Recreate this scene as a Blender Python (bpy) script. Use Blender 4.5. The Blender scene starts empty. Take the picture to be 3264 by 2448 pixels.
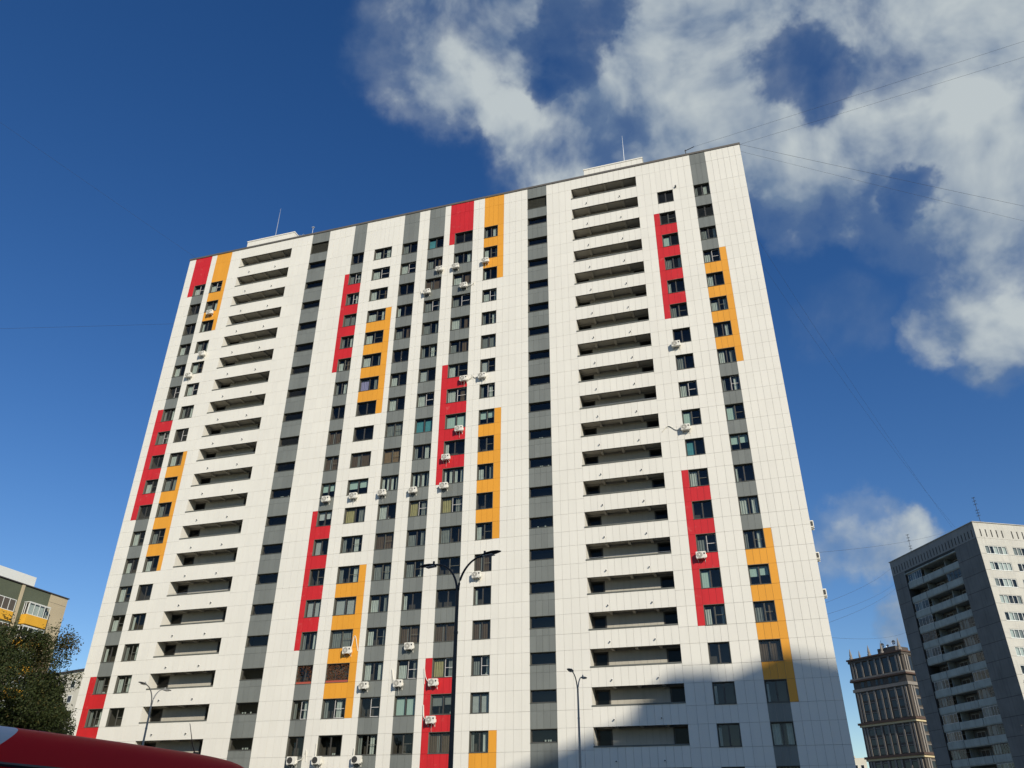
import bpy, bmesh, math, random
from mathutils import Vector, Matrix
random.seed(11)
R = math.radians
scene = bpy.context.scene
COL = scene.collection

# ------------------------------------------------------------------ camera
CAM = Vector((0.0, -65.2, 1.6))
cam_data = bpy.data.cameras.new('camera')
cam = bpy.data.objects.new('camera', cam_data)
COL.objects.link(cam)
rx = Vector((0.95569131, 0.29431556, 0.00569879))
ux = Vector((0.14084018, -0.47415964, 0.86910107))
fx = Vector((-0.25849211, 0.82978972, 0.49460171))
m = Matrix((rx, ux, -fx)).transposed().to_4x4()
m.translation = CAM
cam.matrix_world = m
cam_data.sensor_fit = 'HORIZONTAL'
cam_data.sensor_width = 36.0
cam_data.lens = 36.0 * 2545.1 / 3264.0
cam_data.clip_start = 0.1
cam_data.clip_end = 6000
scene.camera = cam

# ------------------------------------------------------------------ sun, sky, exposure
SUN_AZ, SUN_EL = 138.0, 26.0          # azimuth clockwise from +Y
sun_dir = Vector((math.sin(R(SUN_AZ)) * math.cos(R(SUN_EL)), math.cos(R(SUN_AZ)) * math.cos(R(SUN_EL)), math.sin(R(SUN_EL))))
sd = bpy.data.lights.new('sun', 'SUN')
sd.energy = 4.25
sd.angle = R(0.53)
sd.color = (1.0, 0.92, 0.78)
so = bpy.data.objects.new('sun', sd)
so.rotation_euler = sun_dir.to_track_quat('Z', 'Y').to_euler()
COL.objects.link(so)

world = bpy.data.worlds.new('World')
scene.world = world
world.use_nodes = True
WT = world.node_tree
SKY_STRENGTH = 0.108


def azel(a, e):
    a, e = R(a), R(e)
    return Vector((math.sin(a) * math.cos(e), math.cos(a) * math.cos(e), math.sin(e)))


def build_world():
    N, L = WT.nodes, WT.links
    for n in list(N):
        N.remove(n)

    def nd(t, **kw):
        n = N.new(t)
        for k, v in kw.items():
            setattr(n, k, v)
        return n

    def mth(op, a, b=None, c=None, clamp=False):
        n = nd('ShaderNodeMath', operation=op, use_clamp=clamp)
        for i, v in enumerate((a, b, c)):
            if v is None:
                continue
            if isinstance(v, (int, float)):
                n.inputs[i].default_value = v
            else:
                L.new(v, n.inputs[i])
        return n.outputs[0]

    def ss(v, a, b, lo=0.0, hi=1.0):
        n = nd('ShaderNodeMapRange', interpolation_type='SMOOTHSTEP')
        L.new(v, n.inputs['Value'])
        n.inputs['From Min'].default_value = a
        n.inputs['From Max'].default_value = b
        n.inputs['To Min'].default_value = lo
        n.inputs['To Max'].default_value = hi
        return n.outputs[0]

    sky = nd('ShaderNodeTexSky', sky_type='NISHITA', sun_disc=False)
    sky.sun_elevation = R(SUN_EL)
    sky.sun_rotation = R(SUN_AZ)
    sky.air_density = 1.0
    sky.dust_density = 0.1
    sky.ozone_density = 2.0
    tc = nd('ShaderNodeTexCoord')
    D0 = tc.outputs['Generated']
    # billowing: the sky direction is stirred by noise before the clouds are placed
    wn = nd('ShaderNodeTexNoise', noise_dimensions='3D')
    L.new(D0, wn.inputs['Vector'])
    wn.inputs['Scale'].default_value = 5.5
    wn.inputs['Detail'].default_value = 6
    wn.inputs['Roughness'].default_value = 0.6
    sb = nd('ShaderNodeVectorMath', operation='SUBTRACT')
    L.new(wn.outputs['Color'], sb.inputs[0])
    sb.inputs[1].default_value = (0.5, 0.5, 0.5)
    ma = nd('ShaderNodeVectorMath', operation='MULTIPLY_ADD')
    L.new(sb.outputs[0], ma.inputs[0])
    ma.inputs[1].default_value = (0.17, 0.17, 0.17)
    L.new(D0, ma.inputs[2])
    nm = nd('ShaderNodeVectorMath', operation='NORMALIZE')
    L.new(ma.outputs[0], nm.inputs[0])
    D = nm.outputs[0]

    def dot(v):
        n = nd('ShaderNodeVectorMath', operation='DOT_PRODUCT')
        L.new(D, n.inputs[0])
        n.inputs[1].default_value = v
        return n.outputs['Value']

    POS = [(-25.0,53.1,3.7),(-20.5,54.2,2.8),(-27.4,51.2,1.5),(-18.3,52.3,1.3),(-4.3,49.9,5.0),(-10.7,48.6,4.3),(0.9,48.3,4.7),(-16.3,48.8,2.2),(5.5,48.7,2.5),(-6.3,46.2,3.7),(2.8,45.3,3.7),(10.8,51.2,5.0),(3.5,52.7,2.3),(17.8,47.9,5.6),(24.8,45.4,6.0),(20.4,43.8,5.0),(14.4,49.3,3.7),(23.8,40.0,5.0),(19.6,39.3,4.0),(15.7,43.0,3.7),(9.8,43.8,3.0),(7.1,42.6,2.3),(12.4,40.1,2.0),(22.5,35.5,3.7),(21.4,32.2,3.0),(18.6,30.0,2.6),(16.0,29.2,1.8),(19.8,28.4,2.4),(14.4,29.8,0.9),(10.2,31.6,2.0,0.34),(-1.5,45.4,3.4),(8.2,41.0,2.2),(-10.5,46.0,2.0),(4.6,17.0,1.3,.8),(5.8,16.8,1.4,.8),(7.2,16.3,1.3,.8),(8.6,16.0,1.0,.75),(9.8,16.2,0.7,.7),(8.3,12.0,0.9,.7),(9.3,12.2,0.9,.7),(-7.5,55.0,2.0),(-13.8,53.6,1.3)]
    NEG = [(10.2,48.4,1.9),(12.2,46.4,1.5),(16.8,37.8,1.0),(-13.0,52.8,1.9),(-9.0,54.4,1.5),(-15.2,50.4,1.0)]
    # where clouds stand: soft caps on the sphere
    acc = None
    for a, e, r, *amp in POS:
        c = ss(dot(azel(a, e)), math.cos(R(r * 1.95 + 0.4)), math.cos(R(r * 0.1)), 0.0, amp[0] if amp else 1.0)
        acc = c if acc is None else mth('MAXIMUM', acc, c)
    neg = None
    for a, e, r in NEG:
        c = ss(dot(azel(a, e)), math.cos(R(r * 1.75)), math.cos(0), 0.0, 0.75)
        neg = c if neg is None else mth('MAXIMUM', neg, c)
    # broken cloud going on around the rest of the sky
    def noise(vec, scale, detail, rough, off=None):
        v = vec
        if off is not None:
            n = nd('ShaderNodeVectorMath', operation='ADD')
            L.new(vec, n.inputs[0])
            n.inputs[1].default_value = off
            v = n.outputs[0]
        t = nd('ShaderNodeTexNoise', noise_dimensions='3D')
        L.new(v, t.inputs['Vector'])
        t.inputs['Scale'].default_value = scale
        t.inputs['Detail'].default_value = detail
        t.inputs['Roughness'].default_value = rough
        t.inputs['Distortion'].default_value = 0.25
        return t.outputs[0]
    rest = ss(noise(D, 2.2, 4, 0.5), 0.50, 0.66)
    view = ss(dot(azel(-17, 32)), math.cos(R(52)), math.cos(R(42)), 1.0, 0.0)
    acc = mth('MAXIMUM', acc, mth('MULTIPLY', rest, view))
    toward = Vector((0.55, -0.25, 0.8)) * 0.03
    f1 = noise(D0, 7.0, 10, 0.54)
    f3 = noise(D0, 26.0, 8, 0.58)
    l1 = noise(D0, 7.0, 5, 0.5)
    l2 = noise(D0, 7.0, 5, 0.5, tuple(toward))
    f4 = noise(D0, 3.6, 3, 0.5)
    dens = mth('ADD', mth('SUBTRACT', acc, 0.42), mth('MULTIPLY', mth('SUBTRACT', f1, 0.5), 2.6))
    dens = mth('ADD', dens, mth('MULTIPLY', mth('SUBTRACT', f3, 0.5), 0.42))
    dens = mth('SUBTRACT', dens, neg)
    core = ss(dens, -0.25, 0.72)
    veil = mth('MULTIPLY', ss(dens, -0.85, 0.45), 0.42)
    alpha = mth('MULTIPLY', mth('MAXIMUM', core, veil), ss(acc, 0.0, 0.45), clamp=True)
    thick = ss(dens, -0.2, 0.95)
    lit = mth('ADD', mth('MULTIPLY', mth('SUBTRACT', l1, l2), 3.4), mth('MULTIPLY', mth('SUBTRACT', f4, 0.5), 1.9))
    lit = mth('ADD', mth('ADD', lit, 0.14), mth('MULTIPLY', thick, 0.52), clamp=True)
    ramp = nd('ShaderNodeMix', data_type='RGBA')
    L.new(lit, ramp.inputs['Factor'])
    k = 1.0 / SKY_STRENGTH
    ramp.inputs['A'].default_value = (0.165 * k, 0.24 * k, 0.36 * k, 1)
    ramp.inputs['B'].default_value = (0.53 * k, 0.585 * k, 0.60 * k, 1)
    mix = nd('ShaderNodeMix', data_type='RGBA')
    L.new(mth('MULTIPLY', alpha, 0.95), mix.inputs['Factor'])
    hs = nd('ShaderNodeHueSaturation')
    hs.inputs['Saturation'].default_value = 1.33
    hs.inputs['Hue'].default_value = 0.512
    L.new(sky.outputs[0], hs.inputs['Color'])
    L.new(hs.outputs[0], mix.inputs['A'])
    L.new(ramp.outputs['Result'], mix.inputs['B'])
    bg = nd('ShaderNodeBackground')
    bg.inputs['Strength'].default_value = SKY_STRENGTH
    L.new(mix.outputs['Result'], bg.inputs['Color'])
    out = nd('ShaderNodeOutputWorld')
    L.new(bg.outputs[0], out.inputs['Surface'])


build_world()
scene.view_settings.view_transform = 'Standard'
scene.view_settings.look = 'None'
scene.view_settings.exposure = 0.0
scene.view_settings.gamma = 1.0
scene.view_settings.use_curve_mapping = False
scene.render.engine = 'CYCLES'
scene.cycles.use_denoising = True
scene.cycles.max_bounces = 8
scene.cycles.diffuse_bounces = 2
scene.cycles.transparent_max_bounces = 12
scene.cycles.caustics_reflective = False
scene.cycles.caustics_refractive = False

# ------------------------------------------------------------------ materials
MATS = {}


def mat(name, col, rough=0.6, metal=0.0, var=0.0, scale=1.0, spec=0.4, dirt=0.0, bump=0.0, coat=0.0, island=0.0, fade=None):
    """Principled with object-space colour variation, vertical dirt streaks, per-piece tint and fine relief."""
    mt = bpy.data.materials.new(name)
    mt.use_nodes = True
    t = mt.node_tree
    N, L = t.nodes, t.links
    b = N['Principled BSDF']
    b.inputs['Roughness'].default_value = rough
    b.inputs['Metallic'].default_value = metal
    b.inputs['Specular IOR Level'].default_value = spec
    b.inputs['Coat Weight'].default_value = coat
    b.inputs['Coat Roughness'].default_value = 0.08
    base = (*col, 1)
    b.inputs['Base Color'].default_value = base
    if var or dirt or bump or island:
        g = N.new('ShaderNodeNewGeometry')
        n1 = N.new('ShaderNodeTexNoise')
        n1.inputs['Scale'].default_value = scale
        n1.inputs['Detail'].default_value = 5
        L.new(g.outputs['Position'], n1.inputs['Vector'])
        val = N.new('ShaderNodeMapRange')
        val.inputs['To Min'].default_value = 1 - var
        val.inputs['To Max'].default_value = 1 + var * 0.6
        val.inputs['From Min'].default_value = 0.3
        val.inputs['From Max'].default_value = 0.7
        L.new(n1.outputs[0], val.inputs['Value'])
        v = val.outputs[0]
        if dirt:
            mp = N.new('ShaderNodeMapping')
            mp.inputs['Scale'].default_value = (3.0, 3.0, 0.22)
            L.new(g.outputs['Position'], mp.inputs['Vector'])
            n2 = N.new('ShaderNodeTexNoise')
            n2.inputs['Scale'].default_value = 1.0
            n2.inputs['Detail'].default_value = 6
            L.new(mp.outputs[0], n2.inputs['Vector'])
            r2 = N.new('ShaderNodeMapRange')
            r2.inputs['From Min'].default_value = 0.52
            r2.inputs['From Max'].default_value = 0.75
            r2.inputs['To Min'].default_value = 1.0
            r2.inputs['To Max'].default_value = 1 - dirt
            L.new(n2.outputs[0], r2.inputs['Value'])
            mm = N.new('ShaderNodeMath'); mm.operation = 'MULTIPLY'
            L.new(v, mm.inputs[0]); L.new(r2.outputs[0], mm.inputs[1])
            v = mm.outputs[0]
        if island:
            oi = N.new('ShaderNodeObjectInfo')
            ad = N.new('ShaderNodeMath'); ad.operation = 'ADD'
            L.new(g.outputs['Random Per Island'], ad.inputs[0]); L.new(oi.outputs['Random'], ad.inputs[1])
            fr = N.new('ShaderNodeMath'); fr.operation = 'FRACT'
            L.new(ad.outputs[0], fr.inputs[0])
            r3 = N.new('ShaderNodeMapRange')
            r3.inputs['To Min'].default_value = 1 - island
            r3.inputs['To Max'].default_value = 1 + island * 0.4
            L.new(fr.outputs[0], r3.inputs['Value'])
            mm = N.new('ShaderNodeMath'); mm.operation = 'MULTIPLY'
            L.new(v, mm.inputs[0]); L.new(r3.outputs[0], mm.inputs[1])
            v = mm.outputs[0]
        sc_ = N.new('ShaderNodeVectorMath'); sc_.operation = 'SCALE'
        sc_.inputs[0].default_value = col
        L.new(v, sc_.inputs['Scale'])
        L.new(sc_.outputs[0], b.inputs['Base Color'])
        if fade:        # chalky scuffs and faded patches
            nf = N.new('ShaderNodeTexNoise'); nf.inputs['Scale'].default_value = 1.1; nf.inputs['Detail'].default_value = 9; nf.inputs['Roughness'].default_value = 0.7
            L.new(g.outputs['Position'], nf.inputs['Vector'])
            rf = N.new('ShaderNodeMapRange')
            rf.inputs['From Min'].default_value = 0.58; rf.inputs['From Max'].default_value = 0.74
            rf.inputs['To Max'].default_value = fade[3]
            L.new(nf.outputs[0], rf.inputs['Value'])
            mf = N.new('ShaderNodeMix'); mf.data_type = 'RGBA'
            L.new(rf.outputs[0], mf.inputs['Factor']); L.new(sc_.outputs[0], mf.inputs['A'])
            mf.inputs['B'].default_value = (*fade[:3], 1)
            L.new(mf.outputs['Result'], b.inputs['Base Color'])
        if bump:
            bp = N.new('ShaderNodeBump')
            bp.inputs['Strength'].default_value = bump
            bp.inputs['Distance'].default_value = 0.02
            L.new(n1.outputs[0], bp.inputs['Height'])
            L.new(bp.outputs[0], b.inputs['Normal'])
    MATS[name] = mt
    return mt


def glass_mat(name, tint=(0.75, 0.82, 0.82), refl=0.10, wav=0.0):
    """thin double glazing: transparent with a Fresnel mirror on top"""
    mt = bpy.data.materials.new(name)
    mt.use_nodes = True
    t = mt.node_tree
    N, L = t.nodes, t.links
    for n in list(N):
        N.remove(n)
    out = N.new('ShaderNodeOutputMaterial')
    tr = N.new('ShaderNodeBsdfTransparent'); tr.inputs[0].default_value = (*tint, 1)
    gl = N.new('ShaderNodeBsdfGlossy'); gl.inputs['Roughness'].default_value = 0.015
    gl.inputs['Color'].default_value = (1.0, 0.96, 0.90, 1)
    lw = N.new('ShaderNodeLayerWeight'); lw.inputs['Blend'].default_value = 0.5
    pw = N.new('ShaderNodeMath'); pw.operation = 'POWER'
    L.new(lw.outputs['Facing'], pw.inputs[0]); pw.inputs[1].default_value = 4.0
    ad = N.new('ShaderNodeMath'); ad.operation = 'MULTIPLY_ADD'
    L.new(pw.outputs[0], ad.inputs[0]); ad.inputs[1].default_value = 0.9; ad.inputs[2].default_value = refl
    ad.use_clamp = True
    ms = N.new('ShaderNodeMixShader')
    L.new(ad.outputs[0], ms.inputs[0]); L.new(tr.outputs[0], ms.inputs[1]); L.new(gl.outputs[0], ms.inputs[2])
    if wav:
        g = N.new('ShaderNodeNewGeometry')
        nz = N.new('ShaderNodeTexNoise'); nz.inputs['Scale'].default_value = 0.9; nz.inputs['Detail'].default_value = 2
        L.new(g.outputs['Position'], nz.inputs['Vector'])
        bp = N.new('ShaderNodeBump'); bp.inputs['Strength'].default_value = wav; bp.inputs['Distance'].default_value = 0.05
        L.new(nz.outputs[0], bp.inputs['Height'])
        L.new(bp.outputs[0], gl.inputs['Normal'])
    L.new(ms.outputs[0], out.inputs[0])
    MATS[name] = mt
    return mt


mat('panel_white', (0.80, 0.775, 0.695), 0.55, var=0.03, scale=0.25, dirt=0.03, island=0.022, bump=0.02)
mat('panel_grey', (0.195, 0.208, 0.192), 0.45, var=0.06, scale=0.4, dirt=0.08, island=0.08, fade=(0.27, 0.28, 0.26, 0.35))
mat('panel_red', (0.60, 0.022, 0.026), 0.42, var=0.05, scale=0.4, dirt=0.12, island=0.05, fade=(0.66, 0.20, 0.17, 0.55))
mat('panel_orange', (0.80, 0.355, 0.035), 0.45, var=0.04, scale=0.4, dirt=0.05, island=0.04)
mat('joint', (0.36, 0.345, 0.305), 0.9)
mat('coping', (0.16, 0.145, 0.125), 0.5, metal=0.3, var=0.1)
mat('cap_metal', (0.15, 0.155, 0.135), 0.5, var=0.15, scale=2)
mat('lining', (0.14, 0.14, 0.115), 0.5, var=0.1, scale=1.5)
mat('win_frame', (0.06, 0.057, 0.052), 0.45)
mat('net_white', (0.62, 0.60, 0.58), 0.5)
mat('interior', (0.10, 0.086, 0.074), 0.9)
mat('curtain_white', (0.66, 0.69, 0.64), 0.9, var=0.1, scale=3)
mat('curtain_grey', (0.30, 0.31, 0.29), 0.9, var=0.1, scale=3)
mat('curtain_brown', (0.17, 0.115, 0.075), 0.9, var=0.1, scale=3)
mat('curtain_tan', (0.34, 0.22, 0.12), 0.9, var=0.1, scale=3)
mat('curtain_yellow', (0.52, 0.45, 0.22), 0.9, var=0.1, scale=3)
mat('blind_mint', (0.60, 0.78, 0.70), 0.7)
mat('blind_teal', (0.12, 0.40, 0.45), 0.7, var=0.15, scale=2)
mat('blind_lilac', (0.42, 0.38, 0.62), 0.8)
mat('blind_white', (0.75, 0.77, 0.74), 0.7)
mat('rust_plants', (0.13, 0.05, 0.02), 0.9, var=0.6, scale=6)
mat('planter_red', (0.40, 0.08, 0.05), 0.7)
mat('louvre', (0.07, 0.07, 0.055), 0.55)
mat('loggia_wall', (0.60, 0.565, 0.49), 0.7, var=0.05, scale=0.6, dirt=0.06)
mat('loggia_back', (0.48, 0.45, 0.38), 0.7, var=0.05, scale=0.6, dirt=0.08)  # darker than the cladding: recess shade put into the colour
mat('loggia_floor', (0.11, 0.105, 0.095), 0.9, var=0.1, scale=1)  # kept dark to hold down bounced light in the recess
mat('loggia_soffit', (0.72, 0.675, 0.575), 0.8, var=0.06, scale=0.8)
mat('door_dark', (0.045, 0.042, 0.036), 0.5)
mat('spout', (0.10, 0.10, 0.09), 0.5)
mat('spout_flange', (0.85, 0.84, 0.80), 0.5)
mat('ac_white', (0.78, 0.76, 0.68), 0.45, var=0.05, scale=2)
mat('ac_dark', (0.05, 0.05, 0.048), 0.5)
mat('ac_grille', (0.22, 0.21, 0.18), 0.6)
mat('pipe_white', (0.72, 0.70, 0.62), 0.6)
mat('galv', (0.55, 0.58, 0.60), 0.35, metal=0.6)
mat('cable', (0.045, 0.045, 0.05), 0.7)
mat('lamp_dark', (0.028, 0.028, 0.030), 0.5)
mat('lamp_grey', (0.30, 0.30, 0.29), 0.45, metal=0.2)
mat('lamp_lens', (0.55, 0.55, 0.52), 0.25)
mat('bark', (0.12, 0.095, 0.075), 0.9, var=0.3, scale=4)
mat('concrete', (0.20, 0.21, 0.205), 0.85, var=0.14, scale=0.35, dirt=0.22, bump=0.1)
mat('concrete_shaded', (0.18, 0.187, 0.18), 0.85, var=0.16, scale=0.4, dirt=0.25, bump=0.1)  # darker copy of the concrete, shade of the left face put into the colour
mat('concrete_frieze', (0.27, 0.275, 0.26), 0.85, var=0.12, scale=0.4, dirt=0.2)
mat('concrete_sunlit', (0.54, 0.53, 0.475), 0.85, var=0.08, scale=0.4, dirt=0.16, bump=0.08)  # lighter copy of the concrete, sunlight put into the colour
mat('slab_grey', (0.38, 0.43, 0.40), 0.8, var=0.15, scale=0.7, dirt=0.35)
mat('slot', (0.05, 0.05, 0.045), 0.8)
mat('old_frame', (0.62, 0.62, 0.58), 0.6, var=0.1, scale=3)
mat('old_wood', (0.24, 0.18, 0.13), 0.8, var=0.3, scale=3)
mat('tower_brown', (0.085, 0.072, 0.060), 0.7, var=0.1, scale=0.4)
mat('tower_light', (0.24, 0.215, 0.185), 0.7, var=0.1, scale=0.5)
mat('tower_cornice', (0.10, 0.062, 0.046), 0.7)
mat('tower_gold', (0.60, 0.50, 0.30), 0.6)
mat('cream', (0.70, 0.66, 0.54), 0.8, var=0.06, scale=0.5)
mat('olive_wall', (0.105, 0.122, 0.082), 0.7, var=0.08, scale=0.5)
mat('beige_wall', (0.52, 0.44, 0.30), 0.75, var=0.06, scale=0.5)
mat('yellow_wall', (0.78, 0.42, 0.04), 0.6, var=0.06, scale=1)
mat('roof_dark', (0.06, 0.055, 0.055), 0.8)
mat('tyre', (0.02, 0.02, 0.02), 0.8)
mat('chrome', (0.6, 0.6, 0.6), 0.25, metal=0.9)
mat('van_trim', (0.03, 0.028, 0.035), 0.4)
mat('lens_amber', (0.7, 0.65, 0.55), 0.2)
mat('ground_asphalt', (0.115, 0.11, 0.10), 0.9, var=0.2, scale=0.4, bump=0.1)
mat('asphalt', (0.05, 0.05, 0.05), 0.9, var=0.2, scale=1.2, bump=0.1)
mat('paving', (0.27, 0.26, 0.24), 0.85, var=0.12, scale=0.8)
mat('kerbstone', (0.32, 0.31, 0.29), 0.85, var=0.1, scale=1)
mat('tower_wall', (0.45, 0.43, 0.39), 0.8, var=0.08, scale=0.3)
glass_mat('glass', (0.67, 0.71, 0.69), 0.042, 0.10)
glass_mat('glass_old', (0.75, 0.8, 0.8), 0.05, 0.2)
glass_mat('glass_dark', (0.3, 0.34, 0.36), 0.012, 0.1)


def leaf_mat(name, a, b, c):
    mt = bpy.data.materials.new(name)
    mt.use_nodes = True
    N, L = mt.node_tree.nodes, mt.node_tree.links
    p = N['Principled BSDF']
    p.inputs['Roughness'].default_value = 0.6
    p.inputs['Specular IOR Level'].default_value = 0.25
    g = N.new('ShaderNodeNewGeometry')
    cr = N.new('ShaderNodeValToRGB')
    cr.color_ramp.elements[0].color = (*a, 1)
    cr.color_ramp.elements[1].color = (*b, 1)
    cr.color_ramp.elements[1].position = 0.90
    e = cr.color_ramp.elements.new(1.0); e.color = (*c, 1)
    L.new(g.outputs['Random Per Island'], cr.inputs[0])
    L.new(cr.outputs[0], p.inputs['Base Color'])
    tl = N.new('ShaderNodeBsdfTranslucent')
    L.new(cr.outputs[0], tl.inputs[0])
    ms = N.new('ShaderNodeMixShader'); ms.inputs[0].default_value = 0.25
    L.new(p.outputs[0], ms.inputs[1]); L.new(tl.outputs[0], ms.inputs[2])
    L.new(ms.outputs[0], N['Material Output'].inputs[0])
    MATS[name] = mt


leaf_mat('leaf_green', (0.022, 0.034, 0.010), (0.052, 0.068, 0.020), (0.11, 0.085, 0.022))
leaf_mat('leaf_autumn', (0.04, 0.042, 0.013), (0.09, 0.07, 0.022), (0.17, 0.11, 0.03))
leaf_mat('leaf_dark', (0.016, 0.028, 0.012), (0.04, 0.055, 0.02), (0.07, 0.075, 0.03))
leaf_mat('leaf_dry', (0.10, 0.09, 0.07), (0.17, 0.15, 0.12), (0.24, 0.20, 0.15))


def van_mat():
    mt = bpy.data.materials.new('van_paint')
    mt.use_nodes = True
    N, L = mt.node_tree.nodes, mt.node_tree.links
    p = N['Principled BSDF']
    p.inputs['Roughness'].default_value = 0.55
    p.inputs['Specular IOR Level'].default_value = 0.12
    p.inputs['Coat Weight'].default_value = 0.04
    p.inputs['Coat Roughness'].default_value = 0.06
    tc = N.new('ShaderNodeTexCoord')
    sx = N.new('ShaderNodeSeparateXYZ')
    L.new(tc.outputs['Object'], sx.inputs[0])
    a = N.new('ShaderNodeMath'); a.operation = 'MULTIPLY_ADD'
    L.new(sx.outputs['Z'], a.inputs[0]); a.inputs[1].default_value = -1.55
    L.new(sx.outputs['Y'], a.inputs[2])
    gt = N.new('ShaderNodeMath'); gt.operation = 'GREATER_THAN'
    L.new(a.outputs[0], gt.inputs[0]); gt.inputs[1].default_value = -2.07 - 1.55 * 2.5
    mx = N.new('ShaderNodeMix'); mx.data_type = 'RGBA'
    L.new(gt.outputs[0], mx.inputs['Factor'])
    mx.inputs['A'].default_value = (0.62, 0.64, 0.66, 1)
    mx.inputs['B'].default_value = (0.70, 0.008, 0.014, 1)
    L.new(mx.outputs['Result'], p.inputs['Base Color'])
    MATS['van_paint'] = mt


van_mat()


# ------------------------------------------------------------------ mesh helpers
class MB:
    def __init__(self):
        self.v, self.f, self.m = [], [], []

    def quad(self, a, b, c, d, mi=0):
        n = len(self.v)
        self.v += [tuple(a), tuple(b), tuple(c), tuple(d)]
        self.f.append((n, n + 1, n + 2, n + 3)); self.m.append(mi)

    def box(self, x0, x1, y0, y1, z0, z1, mi=0, back=True):
        n = len(self.v)
        self.v += [(x0, y0, z0), (x1, y0, z0), (x1, y1, z0), (x0, y1, z0), (x0, y0, z1), (x1, y0, z1), (x1, y1, z1), (x0, y1, z1)]
        fs = [(0, 1, 5, 4), (1, 2, 6, 5), (3, 0, 4, 7), (4, 5, 6, 7), (3, 2, 1, 0)]
        if back:
            fs.append((2, 3, 7, 6))
        for q in fs:
            self.f.append(tuple(n + i for i in q)); self.m.append(mi)

    def tube(self, pts, r, n=6, mi=0, cap=True):
        pts = [Vector(p) for p in pts]
        rs = r if isinstance(r, (list, tuple)) else [r] * len(pts)
        base = len(self.v)
        for i, p in enumerate(pts):
            d = (pts[min(i + 1, len(pts) - 1)] - pts[max(i - 1, 0)]).normalized()
            a = d.cross(Vector((0, 0, 1)) if abs(d.z) < 0.95 else Vector((1, 0, 0))).normalized()
            b = d.cross(a).normalized()
            for k in range(n):
                t = 2 * math.pi * k / n
                self.v.append(tuple(p + (a * math.cos(t) + b * math.sin(t)) * rs[i]))
        for i in range(len(pts) - 1):
            for k in range(n):
                k2 = (k + 1) % n
                self.f.append((base + i * n + k, base + i * n + k2, base + (i + 1) * n + k2, base + (i + 1) * n + k)); self.m.append(mi)
        if cap:
            self.f.append(tuple(base + k for k in range(n))[::-1]); self.m.append(mi)
            self.f.append(tuple(base + (len(pts) - 1) * n + k for k in range(n))); self.m.append(mi)

    def disc(self, c, r, axis='y', n=20, mi=0, r_in=0.0):
        base = len(self.v)
        for rr in ((r, r_in) if r_in else (r,)):
            for k in range(n):
                t = 2 * math.pi * k / n
                o = (rr * math.cos(t), 0, rr * math.sin(t)) if axis == 'y' else (rr * math.cos(t), rr * math.sin(t), 0) if axis == 'z' else (0, rr * math.cos(t), rr * math.sin(t))
                self.v.append((c[0] + o[0], c[1] + o[1], c[2] + o[2]))
        if r_in:
            for k in range(n):
                k2 = (k + 1) % n
                self.f.append((base + k, base + k2, base + n + k2, base + n + k)); self.m.append(mi)
        else:
            self.f.append(tuple(base + k for k in range(n))); self.m.append(mi)

    def loft(self, rings, mi=0, closed=True, cap=True):
        base = len(self.v); n = len(rings[0])
        for rg in rings:
            self.v += [tuple(p) for p in rg]
        for i in range(len(rings) - 1):
            for k in range(n):
                k2 = (k + 1) % n
                self.f.append((base + i * n + k, base + i * n + k2, base + (i + 1) * n + k2, base + (i + 1) * n + k)); self.m.append(mi)
        if cap:
            self.f.append(tuple(base + k for k in range(n))[::-1]); self.m.append(mi)
            self.f.append(tuple(base + (len(rings) - 1) * n + k for k in range(n))); self.m.append(mi)

    def mesh(self, name, mats, smooth=False):
        me = bpy.data.meshes.new(name)
        me.from_pydata(self.v, [], self.f)
        for mm in (mats if isinstance(mats, (list, tuple)) else [mats]):
            me.materials.append(MATS[mm])
        me.polygons.foreach_set('material_index', self.m)
        if smooth:
            me.polygons.foreach_set('use_smooth', [True] * len(self.f))
        me.update()
        return me

    def build(self, name, mats, parent=None, loc=None, smooth=False, fix=False):
        me = self.mesh(name, mats, smooth)
        if fix:
            bm = bmesh.new(); bm.from_mesh(me)
            bmesh.ops.recalc_face_normals(bm, faces=bm.faces)
            bm.to_mesh(me); bm.free()
        return put(name, me, parent, loc)


def put(name, me, parent=None, loc=None):
    o = bpy.data.objects.new(name, me)
    COL.objects.link(o)
    o.parent = parent
    if loc is not None:
        o.location = loc
    return o


def tag(o, label, cat=None, group=None):
    o['label'] = label
    if cat:
        o['category'] = cat
    if group:
        o['group'] = group
    return o


def thing(name, label, cat, loc=(0, 0, 0), rz=0.0, group=None):
    o = bpy.data.objects.new(name, None)
    o.empty_display_size = 0.5
    COL.objects.link(o)
    o.location = loc
    o.rotation_euler = (0, 0, rz)
    return tag(o, label, cat, group)


def copy_tree(root, loc, rz=0.0):
    r = root.copy(); COL.objects.link(r)
    r.location = loc; r.rotation_euler = (0, 0, rz)
    for ch in list(root.children):
        c = ch.copy(); COL.objects.link(c); c.parent = r
        for g in ch.children:
            d = g.copy(); COL.objects.link(d); d.parent = c
    return r


CACHE = {}


def cached(key, fn):
    if key not in CACHE:
        CACHE[key] = fn()
    return CACHE[key]


# ------------------------------------------------------------------ ground, road, pavement
def setting():
    g = MB(); g.quad((-2500, -2500, 0), (2500, -2500, 0), (2500, 2500, 0), (-2500, 2500, 0))
    o = g.build('ground', 'ground_asphalt'); o['kind'] = 'structure'
    g = MB(); g.box(-400, 400, -58, -46, -0.2, 0.004)
    o = g.build('road', 'asphalt'); o['kind'] = 'structure'
    g = MB(); g.box(-400, 400, -45.7, -41.5, -0.2, 0.13)
    o = g.build('pavement', 'paving'); o['kind'] = 'structure'
    g = MB(); g.box(-400, 400, -46.0, -45.7, -0.2, 0.15)
    o = g.build('kerb', 'kerbstone'); o['kind'] = 'structure'


setting()

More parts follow.
